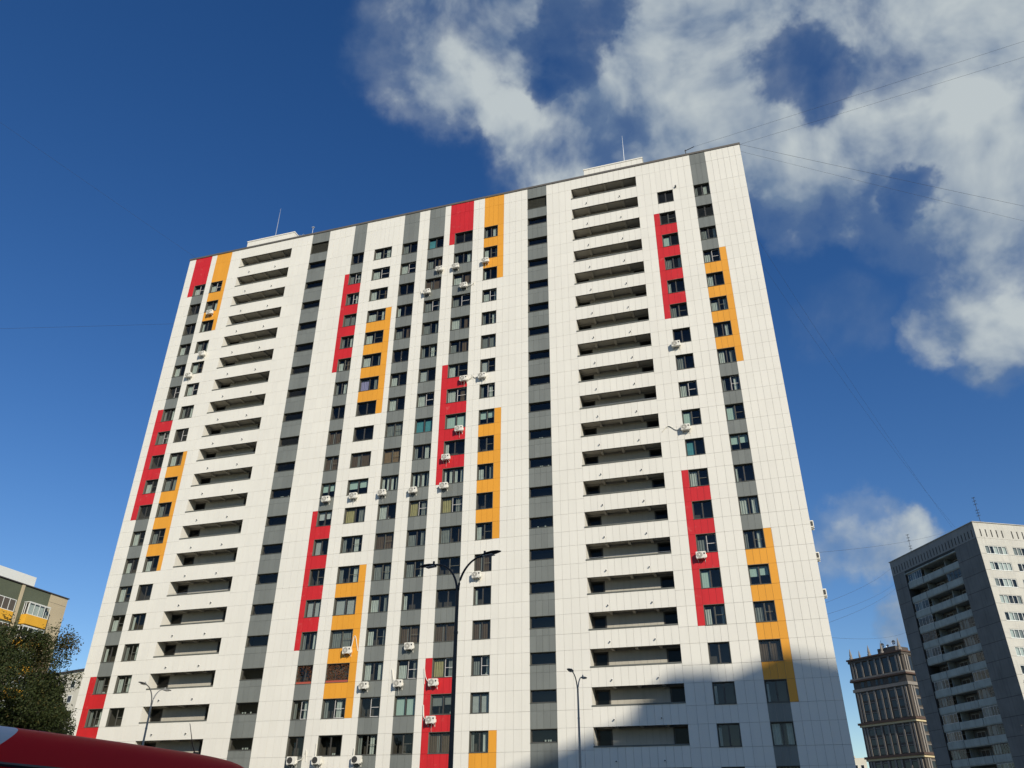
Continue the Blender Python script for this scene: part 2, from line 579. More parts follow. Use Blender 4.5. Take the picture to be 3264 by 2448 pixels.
# ------------------------------------------------------------------ the main apartment block
H = 2.9
SILL1 = 59.646
WH = 1.61                       # window opening height
ROOF = 65.60
XL, XR = -63.55, 4.72
DEPTH = 17.0
ROWS = 20


def sill(r): return SILL1 - (r - 1) * H
def head(r): return sill(r) + WH


block = thing('apartment_block', 'tall white apartment block with grey, red and orange window strips', 'building', ((XL + XR) / 2, DEPTH / 2, 0))
BO = Vector(((XL + XR) / 2, DEPTH / 2, 0))


def bput(name, me, loc=(0, 0, 0), parent=None):
    o = put(name, me, parent or block)
    o.location = Vector(loc) - BO if parent is None else Vector(loc)
    return o


SEGS = [(-63.55, -62.6, 2, 'w'), (-62.6, -61.86, 1, 'A_s'), (-61.86, -60.21, 3, 'A'), (-60.21, -59.46, 1, 'w'), (-59.46, -57.76, 3, 'B'), (-57.76, -57.27, 1, 'B_s'),
        (-57.27, -55.76, 2, 'w'), (-55.76, -48.58, 12, 'L1'), (-48.58, -45.85, 4, 'w'), (-45.85, -43.52, 4, 'C'), (-43.52, -40.70, 4, 'w'), (-40.7, -40.13, 1, 'D_s'),
        (-40.13, -38.53, 3, 'D'), (-38.53, -37.2, 2, 'w'), (-37.2, -34.97, 4, 'E'), (-34.97, -34.27, 1, 'E_s'), (-34.27, -33.66, 1, 'w'), (-33.66, -31.74, 3, 'F'),
        (-31.74, -30.45, 2, 'w'), (-30.45, -28.53, 3, 'G'), (-28.53, -27.84, 1, 'w'), (-27.84, -27.2, 1, 'H_s'), (-27.2, -25.03, 4, 'H'), (-25.03, -23.7, 2, 'w'),
        (-23.7, -22.08, 3, 'I'), (-22.08, -21.4, 1, 'I_s'), (-21.4, -18.63, 4, 'w'), (-18.63, -16.43, 4, 'M'), (-16.43, -13.6, 4, 'w'), (-13.6, -6.43, 12, 'L2'),
        (-6.43, -4.93, 2, 'w'), (-4.93, -4.34, 1, 'K_s'), (-4.34, -2.7, 3, 'K'), (-2.7, -0.55, 3, 'w'), (-0.55, 1.06, 3, 'J'), (1.06, 1.68, 1, 'J_s'), (1.68, 4.72, 5, 'w')]
COLX = {k: (a, b) for a, b, n, k in SEGS if k != 'w'}
PATCH = {'A': (2, [(0, 1), (7, 11), (17, 22)]), 'B': (3, [(0, 3), (9, 13)]), 'D': (2, [(2, 6), (12, 16)]), 'E': (3, [(4, 8), (14, 18)]), 'H': (2, [(0, 1), (7, 11), (17, 22)]),
         'I': (3, [(0, 3), (9, 13), (19, 22)]), 'K': (2, [(2, 6), (12, 16)]), 'J': (3, [(4, 8), (14, 18)])}
GREY = set('ADFGHJCM')
PM = ['panel_white', 'panel_grey', 'panel_red', 'panel_orange']
cells = []      # (x0,x1,z0,z1,material index)
holes = []


def patch_of(c, r, span):
    """material of a spandrel below row r (span) or of the strip beside row r"""
    if c in PATCH:
        mi, ranges = PATCH[c]
        for a, b in ranges:
            if (a <= r < b) if span else (a <= r <= b):
                return mi
    return None


def facade_cells():
    for x0, x1, n, kind in SEGS:
        xs = [x0 + (x1 - x0) * i / n for i in range(n + 1)]
        c = kind[0]
        bands = []
        if kind in ('L1', 'L2'):
            bands.append((head(0), ROOF, 0))
            for r in range(0, 21):
                bands.append((head(r + 1), sill(r) + 0.19, 0))
        elif kind in ('C', 'M'):
            bands.append((head(0), ROOF, 1))
            for r in range(0, 21):
                bands.append((head(r + 1), sill(r), 1))
                if r > 0:
                    bands.append((sill(r), sill(r) + 0.6, 1))
        elif kind in COLX and len(kind) == 1:
            base = 1 if c in GREY else 0
            top = patch_of(c, 0, True)
            tm = base if top is None else top
            bands += [(head(0), ROOF, tm), (head(1), head(0), tm)]
            for r in range(1, 21):
                s = patch_of(c, r, True)
                bands.append((head(r + 1), sill(r), base if s is None else s))
        else:
            strip = kind.endswith('_s')
            def sm(r, span):
                if not strip:
                    return 0
                v = patch_of(c, r, span)
                return 0 if v is None else v
            bands += [(head(0), ROOF, sm(0, True)), (head(1), head(0), sm(0, True))]
            for r in range(1, 21):
                bands += [(sill(r), head(r), sm(r, False)), (head(r + 1), sill(r), sm(r, True))]
        for z0, z1, mi in bands:
            if z1 < 1.2:
                continue
            z0 = max(z0, 1.0)
            for i in range(n):
                cells.append((xs[i], xs[i + 1], z0, z1, mi))


facade_cells()
GAP = 0.007


def panel_mesh(w, h, mi):
    def mk():
        p = MB()
        e = 0.006
        x0, x1, z0, z1 = GAP, w - GAP, GAP, h - GAP
        # softly folded edge: front face plus chamfer and return
        a = [(x0 + e, 0, z0 + e), (x1 - e, 0, z0 + e), (x1 - e, 0, z1 - e), (x0 + e, 0, z1 - e)]
        b = [(x0, e, z0), (x1, e, z0), (x1, e, z1), (x0, e, z1)]
        c = [(x0, .036, z0), (x1, .036, z0), (x1, .036, z1), (x0, .036, z1)]
        p.quad(*a)
        for i in range(4):
            j = (i + 1) % 4
            p.quad(b[i], b[j], a[j], a[i])
            p.quad(c[i], c[j], b[j], b[i])
        return p.mesh('facade_panel', PM[mi])
    return cached(('panel', round(w, 3), round(h, 3), mi), mk)


def facade():
    rng = random.Random(5)
    wall = MB()
    for x0, x1, z0, z1, mi in cells:
        wall.quad((x0, 0.037, z0), (x1, 0.037, z0), (x1, 0.037, z1), (x0, 0.037, z1))
    # body of the block behind the cladding: end walls, rear wall, plinth, roof deck
    wall.quad((XR - 0.037, 0.037, 0), (XR - 0.037, DEPTH, 0), (XR - 0.037, DEPTH, ROOF), (XR - 0.037, 0.037, ROOF))
    wall.quad((XL + 0.037, DEPTH, 0), (XL + 0.037, 0.037, 0), (XL + 0.037, 0.037, ROOF), (XL + 0.037, DEPTH, ROOF))
    wall.quad((XR, DEPTH, 0), (XL, DEPTH, 0), (XL, DEPTH, ROOF), (XR, DEPTH, ROOF))
    wall.quad((XL, 0.037, 0), (XR, 0.037, 0), (XR, 0.037, 1.05), (XL, 0.037, 1.05))
    wall.quad((XL, 0.037, ROOF - 0.4), (XR, 0.037, ROOF - 0.4), (XR, DEPTH, ROOF - 0.4), (XL, DEPTH, ROOF - 0.4))
    bput('wall', wall.mesh('wall', 'joint'))
    # the cladding panels that show largest are parts of their own
    cand = []
    for k, (x0, x1, z0, z1, mi) in enumerate(cells):
        if z1 < 6.3 or (x0 < -20 and z1 < 9):
            continue
        d = (Vector(((x0 + x1) / 2, 0, (z0 + z1) / 2)) - CAM).length
        cand.append(((x1 - x0) * (z1 - z0) / d ** 2, k))
    big = {k for _, k in sorted(cand, reverse=True)[:300]}
    rest = MB()
    for k, (x0, x1, z0, z1, mi) in enumerate(cells):
        dy = rng.uniform(-0.003, 0.003)
        if k in big:
            bput('facade_panel', panel_mesh(x1 - x0, z1 - z0, mi), (x0, dy, z0))
        else:
            rest.box(x0 + GAP, x1 - GAP, dy, 0.036, z0 + GAP, z1 - GAP, mi, back=False)
    # end walls
    zs = sorted({round(z, 3) for c in cells if c[0] > 3 for z in (c[2], c[3])})
    ny = 28
    for i in range(ny):
        y0, y1 = 0.045 + (DEPTH - 0.05) * i / ny, 0.045 + (DEPTH - 0.05) * (i + 1) / ny
        for z0, z1 in zip(zs[:-1], zs[1:]):
            rest.box(XR - 0.036, XR - 0.001, y0 + GAP, y1 - GAP, z0 + GAP, z1 - GAP, 0)
            rest.box(XL + 0.001, XL + 0.036, y0 + GAP, y1 - GAP, z0 + GAP, z1 - GAP, 0)
    o = bput('facade_cladding', rest.mesh('facade_cladding', PM))
    o['kind'] = 'stuff'
    cp = MB()
    cp.box(XL - 0.06, XR + 0.06, -0.07, 0.45, ROOF + 0.002, ROOF + 0.24)
    cp.box(XL - 0.06, XL + 0.45, 0.45, DEPTH, ROOF + 0.002, ROOF + 0.24)
    cp.box(XR - 0.45, XR + 0.06, 0.45, DEPTH, ROOF + 0.002, ROOF + 0.24)
    bput('coping', cp.mesh('coping', 'coping'))


facade()

# ---- windows
REV = 0.20          # reveal depth
WIN_RNG = random.Random(21)


def win_shell(w, h, depth=1.0):
    def mk():
        p = MB()
        y0, y1 = -0.004, REV + 0.05
        t = 0.03
        # metal lining of the reveal
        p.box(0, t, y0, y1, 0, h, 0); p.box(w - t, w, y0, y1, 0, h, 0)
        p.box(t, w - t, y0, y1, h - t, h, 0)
        # room behind
        y2 = REV + depth
        a = 0.1
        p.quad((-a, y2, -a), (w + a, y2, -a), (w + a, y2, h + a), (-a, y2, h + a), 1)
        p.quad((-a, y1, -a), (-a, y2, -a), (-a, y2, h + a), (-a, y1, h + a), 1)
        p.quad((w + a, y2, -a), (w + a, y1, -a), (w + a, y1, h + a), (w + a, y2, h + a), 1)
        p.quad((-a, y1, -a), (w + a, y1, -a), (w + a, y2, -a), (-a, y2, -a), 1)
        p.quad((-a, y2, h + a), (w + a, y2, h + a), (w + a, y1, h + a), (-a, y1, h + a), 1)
        return p.mesh('window', ['lining', 'interior'])
    return cached(('shell', round(w, 3), round(h, 3), depth), mk)


def win_frame(w, h, splits):
    def mk():
        p = MB()
        t, f = 0.03, 0.075
        y0, y1 = REV, REV + 0.07
        p.box(t, t + f, y0, y1, 0.02, h - t); p.box(w - t - f, w - t, y0, y1, 0.02, h - t)
        p.box(t + f, w - t - f, y0, y1, h - t - f, h - t); p.box(t + f, w - t - f, y0, y1, 0.02, 0.02 + f)
        for s in splits:
            x = w * s
            p.box(x - 0.055, x + 0.055, y0 + 0.002, y1, 0.02 + f, h - t - f)
        return p.mesh('frame', 'win_frame')
    return cached(('frame', round(w, 3), round(h, 3), splits), mk)


def pane_mesh(w, h, g='glass'):
    def mk():
        p = MB()
        p.quad((0, 0, 0), (w, 0, 0), (w, 0, h), (0, 0, h))
        return p.mesh('pane', g)
    return cached(('pane', round(w, 3), round(h, 3), g), mk)


def sill_mesh(w):
    def mk():
        p = MB()
        p.box(-0.01, w + 0.01, -0.045, REV, -0.004, 0.022)
        return p.mesh('sill', 'cap_metal')
    return cached(('sill', round(w, 3)), mk)


def curtain_mesh(w, h, material, seed, amp=0.035):
    def mk():
        p = MB()
        n = max(6, int(w / 0.035))
        rg = random.Random(seed)
        ph = rg.uniform(0, 6)
        pts = []
        for i in range(n + 1):
            x = w * i / n
            pts.append((x, amp * math.sin(ph + x * 38 + math.sin(x * 9 + ph) * 1.2)))
        for (xa, ya), (xb, yb) in zip(pts[:-1], pts[1:]):
            p.quad((xa, ya, 0), (xb, yb, 0), (xb, yb * 0.7, h), (xa, ya * 0.7, h))
        return p.mesh('curtain', material, smooth=True)
    return cached(('curt', round(w, 2), round(h, 2), material, seed, amp), mk)


def net_mesh(w, h, material):
    def mk():
        p = MB(); b = 0.04
        p.box(0, b, 0, 0.02, 0, h); p.box(w - b, w, 0, 0.02, 0, h)
        p.box(b, w - b, 0, 0.02, 0, b); p.box(b, w - b, 0, 0.02, h - b, h)
        p.box(b, w - b, 0.002, 0.018, h * 0.5 - b / 2, h * 0.5 + b / 2)
        return p.mesh('insect_screen_frame', material)
    return cached(('net', round(w, 2), round(h, 2), material), mk)


NET_W = {('A', 1), ('B', 1), ('A', 6), ('B', 6), ('B', 8), ('A', 8), ('D', 2), ('E', 2), ('F', 2), ('G', 4), ('H', 4), ('I', 4), ('J', 4), ('H', 8), ('I', 8), ('G', 8), ('G', 12), ('H', 12), ('J', 9), ('K', 9),
         ('D', 18), ('E', 18), ('F', 18), ('G', 17), ('H', 17), ('I', 17)}
NET_D = {('J', 10), ('K', 16), ('J', 16), ('G', 14), ('G', 16), ('E', 16), ('F', 16), ('F', 19), ('E', 13), ('H', 14), ('D', 10), ('J', 14), ('I', 14), ('A', 17), ('B', 18)}
SPECIAL = {('F', 10): 'tan', ('H', 9): 'mint2', ('G', 9): 'teal2', ('K', 11): 'teal1', ('G', 18): 'mint2', ('E', 7): 'lilac', ('E', 17): 'rust', ('D', 17): 'plants', ('E', 15): 'blinds2', ('D', 15): 'blinds2',
           ('K', 3): 'mint1', ('K', 10): 'mint1', ('J', 10): 'mint1', ('H', 18): 'halfgrey', ('I', 18): 'blinds2', ('G', 1): 'teal1', ('E', 11): 'halfmint', ('D', 11): 'halfmint', ('D', 12): 'halfwhite',
           ('I', 9): 'halfmint', ('J', 11): 'halfmint', ('E', 12): 'yellow', ('H', 12): 'yellow', ('G', 12): 'yellow', ('H', 17): 'yellow', ('E', 10): 'brown2', ('D', 13): 'blinds1', ('G', 7): 'blinds1',
           ('I', 7): 'blinds1', ('H', 16): 'brown2', ('I', 16): 'brown2', ('G', 16): 'brown2', ('D', 10): 'brown2', ('D', 9): 'brown2', ('I', 14): 'brown2', ('H', 14): 'dark', ('G', 15): 'dark', ('H', 15): 'dark', ('I', 15): 'dark',
           ('H', 10): 'dark', ('I', 10): 'dark', ('K', 1): 'dark', ('J', 2): 'dark', ('K', 5): 'dark', ('K', 7): 'dark', ('F', 4): 'dark', ('I', 3): 'dark', ('B', 3): 'dark', ('K', 17): 'dark', ('K', 18): 'dark', ('K', 19): 'dark',
           ('J', 18): 'dark', ('A', 16): 'dark', ('B', 15): 'dark', ('H', 19): 'brown2', ('G', 3): 'brown2', ('J', 12): 'dark', ('J', 15): 'halfmint', ('H', 11): 'white2', ('F', 11): 'white2', ('G', 11): 'white2', ('K', 15): 'mint1'}


def window(c, r):
    x0, x1 = COLX[c]
    w, h = x1 - x0, WH
    o = bput('window', win_shell(w, h), (x0, 0, sill(r)))
    put('frame', win_frame(w, h, (0.5,)), o)
    put('sill', sill_mesh(w), o)
    t, f = 0.03, 0.075
    pw = w / 2 - t - f - 0.055
    ph = h - 0.02 - t - 2 * f
    pm = pane_mesh(pw, ph)
    for xx in (t + f, w / 2 + 0.055):
        pn = put('pane', pm, o, (xx, REV + 0.035, 0.02 + f))
        pn.rotation_euler = (R(WIN_RNG.uniform(-0.35, 0.35)), 0, R(WIN_RNG.uniform(-0.5, 0.5)))
    key = (c, r)
    if key in NET_W or (key not in NET_D and WIN_RNG.random() < 0.03):
        put('insect_screen_frame', net_mesh(pw + 0.08, ph + 0.08, 'net_white'), o, (w / 2 + 0.02, REV - 0.022, 0.02 + f - 0.04))
    elif key in NET_D or WIN_RNG.random() < 0.22:
        put('insect_screen_frame', net_mesh(pw + 0.08, ph + 0.08, 'lining'), o, (w / 2 + 0.02, REV - 0.022, 0.02 + f - 0.04))
    sp = SPECIAL.get(key)
    yb = REV + 0.16

    def cur(xa, xb, za, zb, mt, seed=None, amp=0.035, name='curtain'):
        s = WIN_RNG.randint(0, 5) if seed is None else seed
        ob = put(name, curtain_mesh(xb - xa, zb - za, mt, s, amp), o, (xa, yb, za))
        return ob
    zt = h + 0.02
    if sp == 'dark':
        if WIN_RNG.random() < 0.5:
            cur(0.0, w * 0.18, 0.05, h - 0.25, 'curtain_white')
    elif sp == 'tan':
        cur(0, w, 0, zt, 'curtain_tan', amp=0.01)
    elif sp == 'brown2':
        cur(0, w, 0, zt, 'curtain_brown', amp=0.02)
        if WIN_RNG.random() < 0.7:
            cur(w * .3, w * .42, 0, zt, 'curtain_grey')
    elif sp == 'yellow':
        cur(0, w * .46, 0, h - .1, 'curtain_yellow'); cur(w * .62, w, 0, h - .1, 'curtain_grey')
    elif sp in ('mint1', 'mint2', 'teal1', 'teal2'):
        mt = 'blind_mint' if sp.startswith('mint') else 'blind_teal'
        cur(0, w * .47, 0.05, h - .2, mt, 0, 0.004, 'roller_blind')
        if sp.endswith('2'):
            cur(w * .53, w, 0.05, h - .2, mt, 0, 0.004, 'roller_blind')
    elif sp in ('halfmint', 'halfwhite', 'halfgrey'):
        mt = {'halfmint': 'blind_mint', 'halfwhite': 'blind_white', 'halfgrey': 'curtain_grey'}[sp]
        cur(0.08, w * .46, h * .45, h, mt, 0, 0.003, 'roller_blind'); cur(w * .54, w - .08, h * .5, h, mt, 0, 0.003, 'roller_blind')
    elif sp in ('blinds1', 'blinds2'):
        p = MB()
        for k in range(15):
            z = 0.12 + k * 0.088
            p.box(0.1, w * .46, 0, 0.03, z, z + 0.068)
            if sp == 'blinds2':
                p.box(w * .54, w - .1, 0, 0.03, z, z + 0.068)
        b = p.build('slat_blind', 'blind_white', o, (0, yb, 0))
    elif sp == 'lilac':
        cur(0, w * .5, 0, h - .3, 'blind_lilac'); cur(w * .7, w, 0, h, 'curtain_grey')
        p = MB()
        for k in range(7):
            p.disc((0.2 + k * .13, 0, h - .2 - 0.02 * (k % 2)), 0.045, 'y', 8)
        p.build('garland', 'curtain_white', o, (0, yb - 0.03, 0))
    elif sp == 'white2':
        for k in range(4):
            xa = w * (0.04 + k * .25)
            cur(xa, xa + w * .12, 0, h - .1, 'curtain_white')
    elif sp in ('rust', 'plants'):
        p = MB(); rg = random.Random(3 if sp == 'rust' else 4)
        for k in range(420 if sp == 'rust' else 230):
            x, z = rg.uniform(0.03, w - .06), rg.uniform(0.08, h - .04)
            if sp == 'plants' and 0.25 < x / w < 0.7 and z < h * .7 and rg.random() < .8:
                continue
            s = rg.uniform(.03, .08); a = rg.uniform(0, 6.28)
            dx, dz = s * math.cos(a), s * math.sin(a); y = rg.uniform(-.1, .02)
            p.quad((x - dx, y, z - dz), (x + dz * .6, y - s * .4, z - dx * .6), (x + dx, y + .02, z + dz), (x - dz * .6, y, z + dx * .6))
        p.build('climbing_plant', 'rust_plants', o, (0, REV - .06, 0))
        if sp == 'rust':
            cur(0, w, 0, zt, 'curtain_brown', amp=0.02)
        p = MB(); p.box(0.05, w - .05, 0.03, .17, .024, .20)
        p.build('planter', 'planter_red', o)
    else:
        q = WIN_RNG.random()
        if q < 0.52:
            cur(0.0, w * WIN_RNG.uniform(.30, .47), 0.02, h - WIN_RNG.choice((.12, .3, .42)), WIN_RNG.choice(('curtain_white', 'curtain_white', 'curtain_grey')))
            if WIN_RNG.random() < .6:
                a = WIN_RNG.uniform(.6, .8)
                cur(w * a, w, 0.02, h - .1, WIN_RNG.choice(('curtain_grey', 'curtain_white', 'curtain_brown')))
        elif q < 0.74:
            cur(0, w * .2, 0, zt, 'curtain_grey'); a = WIN_RNG.uniform(.55, .7); cur(w * a, w * (a + .22), 0, zt - .1, 'curtain_white')
        elif q < 0.86:
            cur(0, w, 0, zt, WIN_RNG.choice(('curtain_brown', 'curtain_grey')), amp=0.02)
    if WIN_RNG.random() < 0.12:     # things standing on the inner ledge
        p = MB(); x = WIN_RNG.uniform(.2, w - .3)
        for k in range(2):
            xx = x + k * .16
            ring = lambda rr, z: [(xx + rr * math.cos(t), rr * math.sin(t), z) for t in [i * math.pi / 4 for i in range(8)]]
            p.loft([ring(.05, 0), ring(.07, .13), ring(.075, .14)])
        p.build('flower_pot', 'curtain_white', o, (0, REV + .12, .1))


for c in 'ABDEFGHIJK':
    for r in range(1, ROWS + 1):
        window(c, r)

# ---- stairwell windows
for c in 'CM':
    x0, x1 = COLX[c]
    for r in range(0, ROWS + 1):
        zb = sill(r) + (0.0 if r == 0 else 0.6)
        w, h = x1 - x0, head(r) - zb
        o = bput('stair_window', win_shell(w, h), (x0, 0, zb))
        put('sill', sill_mesh(w), o)
        if r == 0:
            def louv():
                p = MB()
                n = 18
                for k in range(n):
                    z = 0.04 + (h - .1) * k / n
                    p.quad((.03, .17, z), (w - .03, .17, z), (w - .03, .21, z + .085), (.03, .21, z + .085))
                return p.mesh('louvre', 'louvre')
            put('louvre', cached('louvre', louv), o)
        else:
            put('frame', win_frame(w, h, ()), o)
            t, f = 0.03, 0.075
            pn = put('pane', pane_mesh(w - 2 * t - 2 * f, h - .02 - t - 2 * f), o, (t + f, REV + .035, .02 + f))
            pn.rotation_euler = (R(WIN_RNG.uniform(-0.3, 0.3)), 0, R(WIN_RNG.uniform(-0.3, 0.3)))
            if WIN_RNG.random() < .35:
                p = MB(); rg = random.Random(r)
                for k in range(3):
                    xx = rg.uniform(.3, w - .3)
                    ring = lambda rr, z: [(xx + rr * math.cos(tt), rr * math.sin(tt), z) for tt in [i * math.pi / 4 for i in range(8)]]
                    p.loft([ring(.05, 0), ring(.08, .14)])
                p.build('flower_pot', 'curtain_white', o, (0, REV + .15, .1))

# ---- loggias
LD = 1.28


def loggia_shell(w, h):
    def mk():
        p = MB()
        top = h + 0.16
        floor = -1.05
        t = 0.16
        y0 = 0.037
        # side reveals, lintel, rear of the parapet, floor, soffit, back wall in upright panels
        p.quad((0, 0, -0.1), (0, LD, -0.1), (0, LD, top), (0, 0, top), 0)
        p.quad((w, LD, -0.1), (w, 0, -0.1), (w, 0, top), (w, LD, top), 0)
        p.quad((0, LD, floor), (0, t, floor), (0, t, -.1), (0, LD, -.1), 0)
        p.quad((w, t, floor), (w, LD, floor), (w, LD, -.1), (w, t, -.1), 0)
        p.quad((0, 0, h), (w, 0, h), (w, t, h), (0, t, h), 2)
        p.quad((0, t, h), (w, t, h), (w, t, top), (0, t, top), 1)
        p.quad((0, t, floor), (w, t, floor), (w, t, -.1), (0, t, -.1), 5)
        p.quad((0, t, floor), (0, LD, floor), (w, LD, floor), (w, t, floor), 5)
        p.quad((0, t, top), (w, t, top), (w, LD, top), (0, LD, top), 1)
        p.quad((0, LD + .02, floor), (w, LD + .02, floor), (w, LD + .02, top), (0, LD + .02, top), 3)
        n = 9
        for i in range(n):
            xa, xb = 1.27 + (w - 2.55) * i / n, 1.27 + (w - 2.55) * (i + 1) / n
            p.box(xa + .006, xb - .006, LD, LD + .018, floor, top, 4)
        p.box(0, 1.26, LD, LD + .018, h - 0.02, top, 4)
        p.box(w - 1.26, w, LD, LD + .018, h - 0.02, top, 4)
        return p.mesh('loggia', ['panel_white', 'loggia_soffit', 'coping', 'joint', 'loggia_back', 'loggia_floor'])
    return cached(('loggia', round(w, 3)), mk)


def simple(key, fn, mats):
    def mk():
        p = MB(); fn(p)
        return p.mesh(key[0], mats)
    return cached(key, mk)


def spout_mesh():
    def mk():
        p = MB()
        ring = lambda rr, y, dz=0: [(rr * math.cos(t), y, rr * math.sin(t) + dz) for t in [i * math.pi / 6 for i in range(12)]]
        p.loft([ring(.10, -.001), ring(.10, -.012)], 1)
        p.loft([ring(.05, -.012), ring(.05, -.16, -.01)], 0)
        return p.mesh('drain_spout', ['spout', 'spout_flange'])
    return cached('spout', mk)


for c in ('L1', 'L2'):
    x0, x1 = COLX[c]
    w = x1 - x0
    for r in range(0, ROWS + 1):
        zb = sill(r) + 0.29
        h = head(r) - zb
        o = bput('loggia', loggia_shell(w, h), (x0, 0, zb))
        put('parapet_cap', simple(('parapet_cap', c), lambda p: p.box(-0.03, w - 0.0, -0.05, 0.20, -0.10, -0.002), 'cap_metal'), o)
        for k in range(3):
            put('beam', simple(('beam', 0), lambda p: p.box(-.11, .11, .161, LD - .001, h - .02, h + .159), 'loggia_soffit'), o, (1.72 + k * 1.93, 0, 0))
        for xa in (0.03, w - 1.23):
            dr = put('door', simple(('door', 0), lambda p: p.box(0, 1.2, LD + .003, LD + .015, -1.04, h - .03), 'door_dark'), o, (xa, 0, 0))
            put('glazing', simple(('glazing', 0), lambda p: p.quad((.12, LD + .001, -.1), (1.08, LD + .001, -.1), (1.08, LD + .001, h - .15), (.12, LD + .001, h - .15)), 'glass_dark'), dr)
        for sx in (1.66, 5.28):
            put('drain_spout', spout_mesh(), o, (sx, 0, -0.29 - 0.80))
        if r in (3, 9, 14):
            put('handrail', simple(('handrail', 0), lambda p: p.tube([(.05, .1, .12), (w - .05, .1, .12)], .018, 6), 'galv'), o)

# ---- roof: lift housings, lightning rods, ladder, bracket
def roof_box(x0, x1, y0, y1, z1):
    p = MB()
    n = 11
    p.box(x0 + .02, x1 - .02, y0 + .02, y1 - .02, ROOF - .4, z1 - .02, 1)
    for i in range(n):
        a, b = x0 + (x1 - x0) * i / n, x0 + (x1 - x0) * (i + 1) / n
        p.box(a + .008, b - .008, y0, y0 + .019, ROOF - .35, z1 - .16, 0)
    for i in range(7):
        a, b = y0 + .02 + (y1 - y0 - .04) * i / 7, y0 + .02 + (y1 - y0 - .04) * (i + 1) / 7
        p.box(x1 - .019, x1, a + .008, b - .008, ROOF - .35, z1 - .16, 0)
        p.box(x0, x0 + .019, a + .008, b - .008, ROOF - .35, z1 - .16, 0)
    o = bput('lift_housing', p.mesh('lift_housing', ['panel_white', 'joint']))
    q = MB(); q.box(x0 - .05, x1 + .05, y0 - .05, y1 + .05, z1 - .155, z1)
    put('roof_trim', q.mesh('roof_trim', 'panel_white'), o)
    return o


h1 = roof_box(-56.3, -49.5, 1.2, 5.6, 67.98)
h2 = roof_box(-12.3, -5.63, 1.2, 5.6, 67.95)


def rod(x, y, z0, z1):
    p = MB()
    p.tube([(x, y, z0), (x, y, z0 + (z1 - z0) * .6), (x, y, z1)], [.055, .04, .015], 8)
    p.box(x - .12, x + .12, y - .12, y + .12, z0, z0 + .05)
    bput('lightning_rod', p.mesh('lightning_rod', 'galv'))


rod(-53.3, 2.5, 67.9, 73.9)
rod(-7.78, 2.5, 67.9, 73.3)
p = MB()
for dx in (0, .7):
    p.tube([(-48.9 + dx, 1.0, ROOF - .3), (-48.9 + dx, 1.0, 66.9), (-48.75 + dx, 1.0, 67.05), (-48.1 + dx * .2, 1.4, 67.1)], .035, 6)
p.tube([(-48.0, 1.0, ROOF), (-48.0, 1.0, 66.45), (-46.4, 1.0, 66.4), (-46.3, 1.0, ROOF)], .035, 6)
p.tube([(-46.9, 1.2, ROOF), (-46.9, 1.2, 68.0)], .025, 6)
p.box(-47.05, -46.75, 1.1, 1.3, 67.95, 68.08)
bput('roof_railing', p.mesh('roof_railing', 'galv'))
p = MB()
p.tube([(-0.85, .3, ROOF + .2), (-0.85, .3, 66.75)], .05, 6); p.tube([(-0.95, .3, 66.6), (0.1, .1, 66.75)], .04, 6)
bput('cable_bracket', p.mesh('cable_bracket', 'lamp_dark'))
p = MB()
p.box(-2.43, -2.28, -.18, -.002, 61.42, 61.6); p.box(-2.37, -2.34, -.10, -.002, 61.6, 61.75)
bput('wall_camera', p.mesh('wall_camera', 'ac_dark'))

# ------------------------------------------------------------------ air conditioners
def ac_parts(root, w=0.80, h=0.56, d=0.30, off=0.14, small_grille=True, fan='ac_grille'):
    """outdoor unit, back at y=-off from the wall plane; origin at housing centre on the wall"""
    def housing():
        p = MB()
        p.box(-w / 2, w / 2, -off - d, -off, -h / 2, h / 2)
        me = p.mesh('housing', 'ac_white')
        bm = bmesh.new(); bm.from_mesh(me)
        bmesh.ops.recalc_face_normals(bm, faces=bm.faces)
        bmesh.ops.bevel(bm, geom=list(bm.edges), offset=.022, segments=2, affect='EDGES')
        bm.to_mesh(me); bm.free()
        return me
    put('housing', cached(('ac_h', w), housing), root)

    def grille():
        p = MB()
        cx, y = -w * .14, -off - d
        p.disc((cx, y - .004, 0), h * .43, 'y', 24, 0)
        for rr in (.41, .33, .25, .17):
            p.disc((cx, y - .009, 0), h * rr, 'y', 24, 1, h * (rr - .022))
        p.disc((cx, y - .012, 0), h * .10, 'y', 16, 2)
        for k in range(6):
            t = k * math.pi / 3
            p.tube([(cx, y - .008, 0), (cx + h * .42 * math.cos(t), y - .008, h * .42 * math.sin(t))], .006, 4, 1)
        return p.mesh('fan_grille', [fan, 'ac_white' if fan == 'ac_grille' else 'ac_dark', 'ac_white' if fan == 'ac_grille' else 'ac_dark'])
    put('fan_grille', cached(('ac_g', w, fan), grille), root)
    if small_grille:
        put('label_plate', simple(('label_plate', w), lambda p: p.box(w * .26, w * .42, -off - d - .006, -off - d - .001, h * .05, h * .28), 'ac_dark'), root)

    def bracket():
        p = MB()
        for sx in (-w * .36, w * .36):
            p.box(sx - .02, sx + .02, -off - d - .04, -.001, -h / 2 - .05, -h / 2 - .012)
            p.box(sx - .015, sx + .015, -.03, -.001, -h / 2 - .24, -h / 2 - .05)
            p.tube([(sx, -.02, -h / 2 - .22), (sx, -off - d + .12, -h / 2 - .05)], .010, 5)
        return p.mesh('bracket', 'ac_white')
    put('bracket', cached(('ac_b', w), bracket), root)
    put('side_grille', simple(('side_grille', w), lambda p: p.box(-w / 2 - .005, -w / 2 - .001, -off - d + .06, -off - .05, -h * .36, h * .36), 'ac_dark'), root)
    put('valve_cover', simple(('valve_cover', w), lambda p: p.box(w / 2 + .001, w / 2 + .06, -off - d * .6, -off - .03, -h * .35, h * .05), 'ac_white'), root)


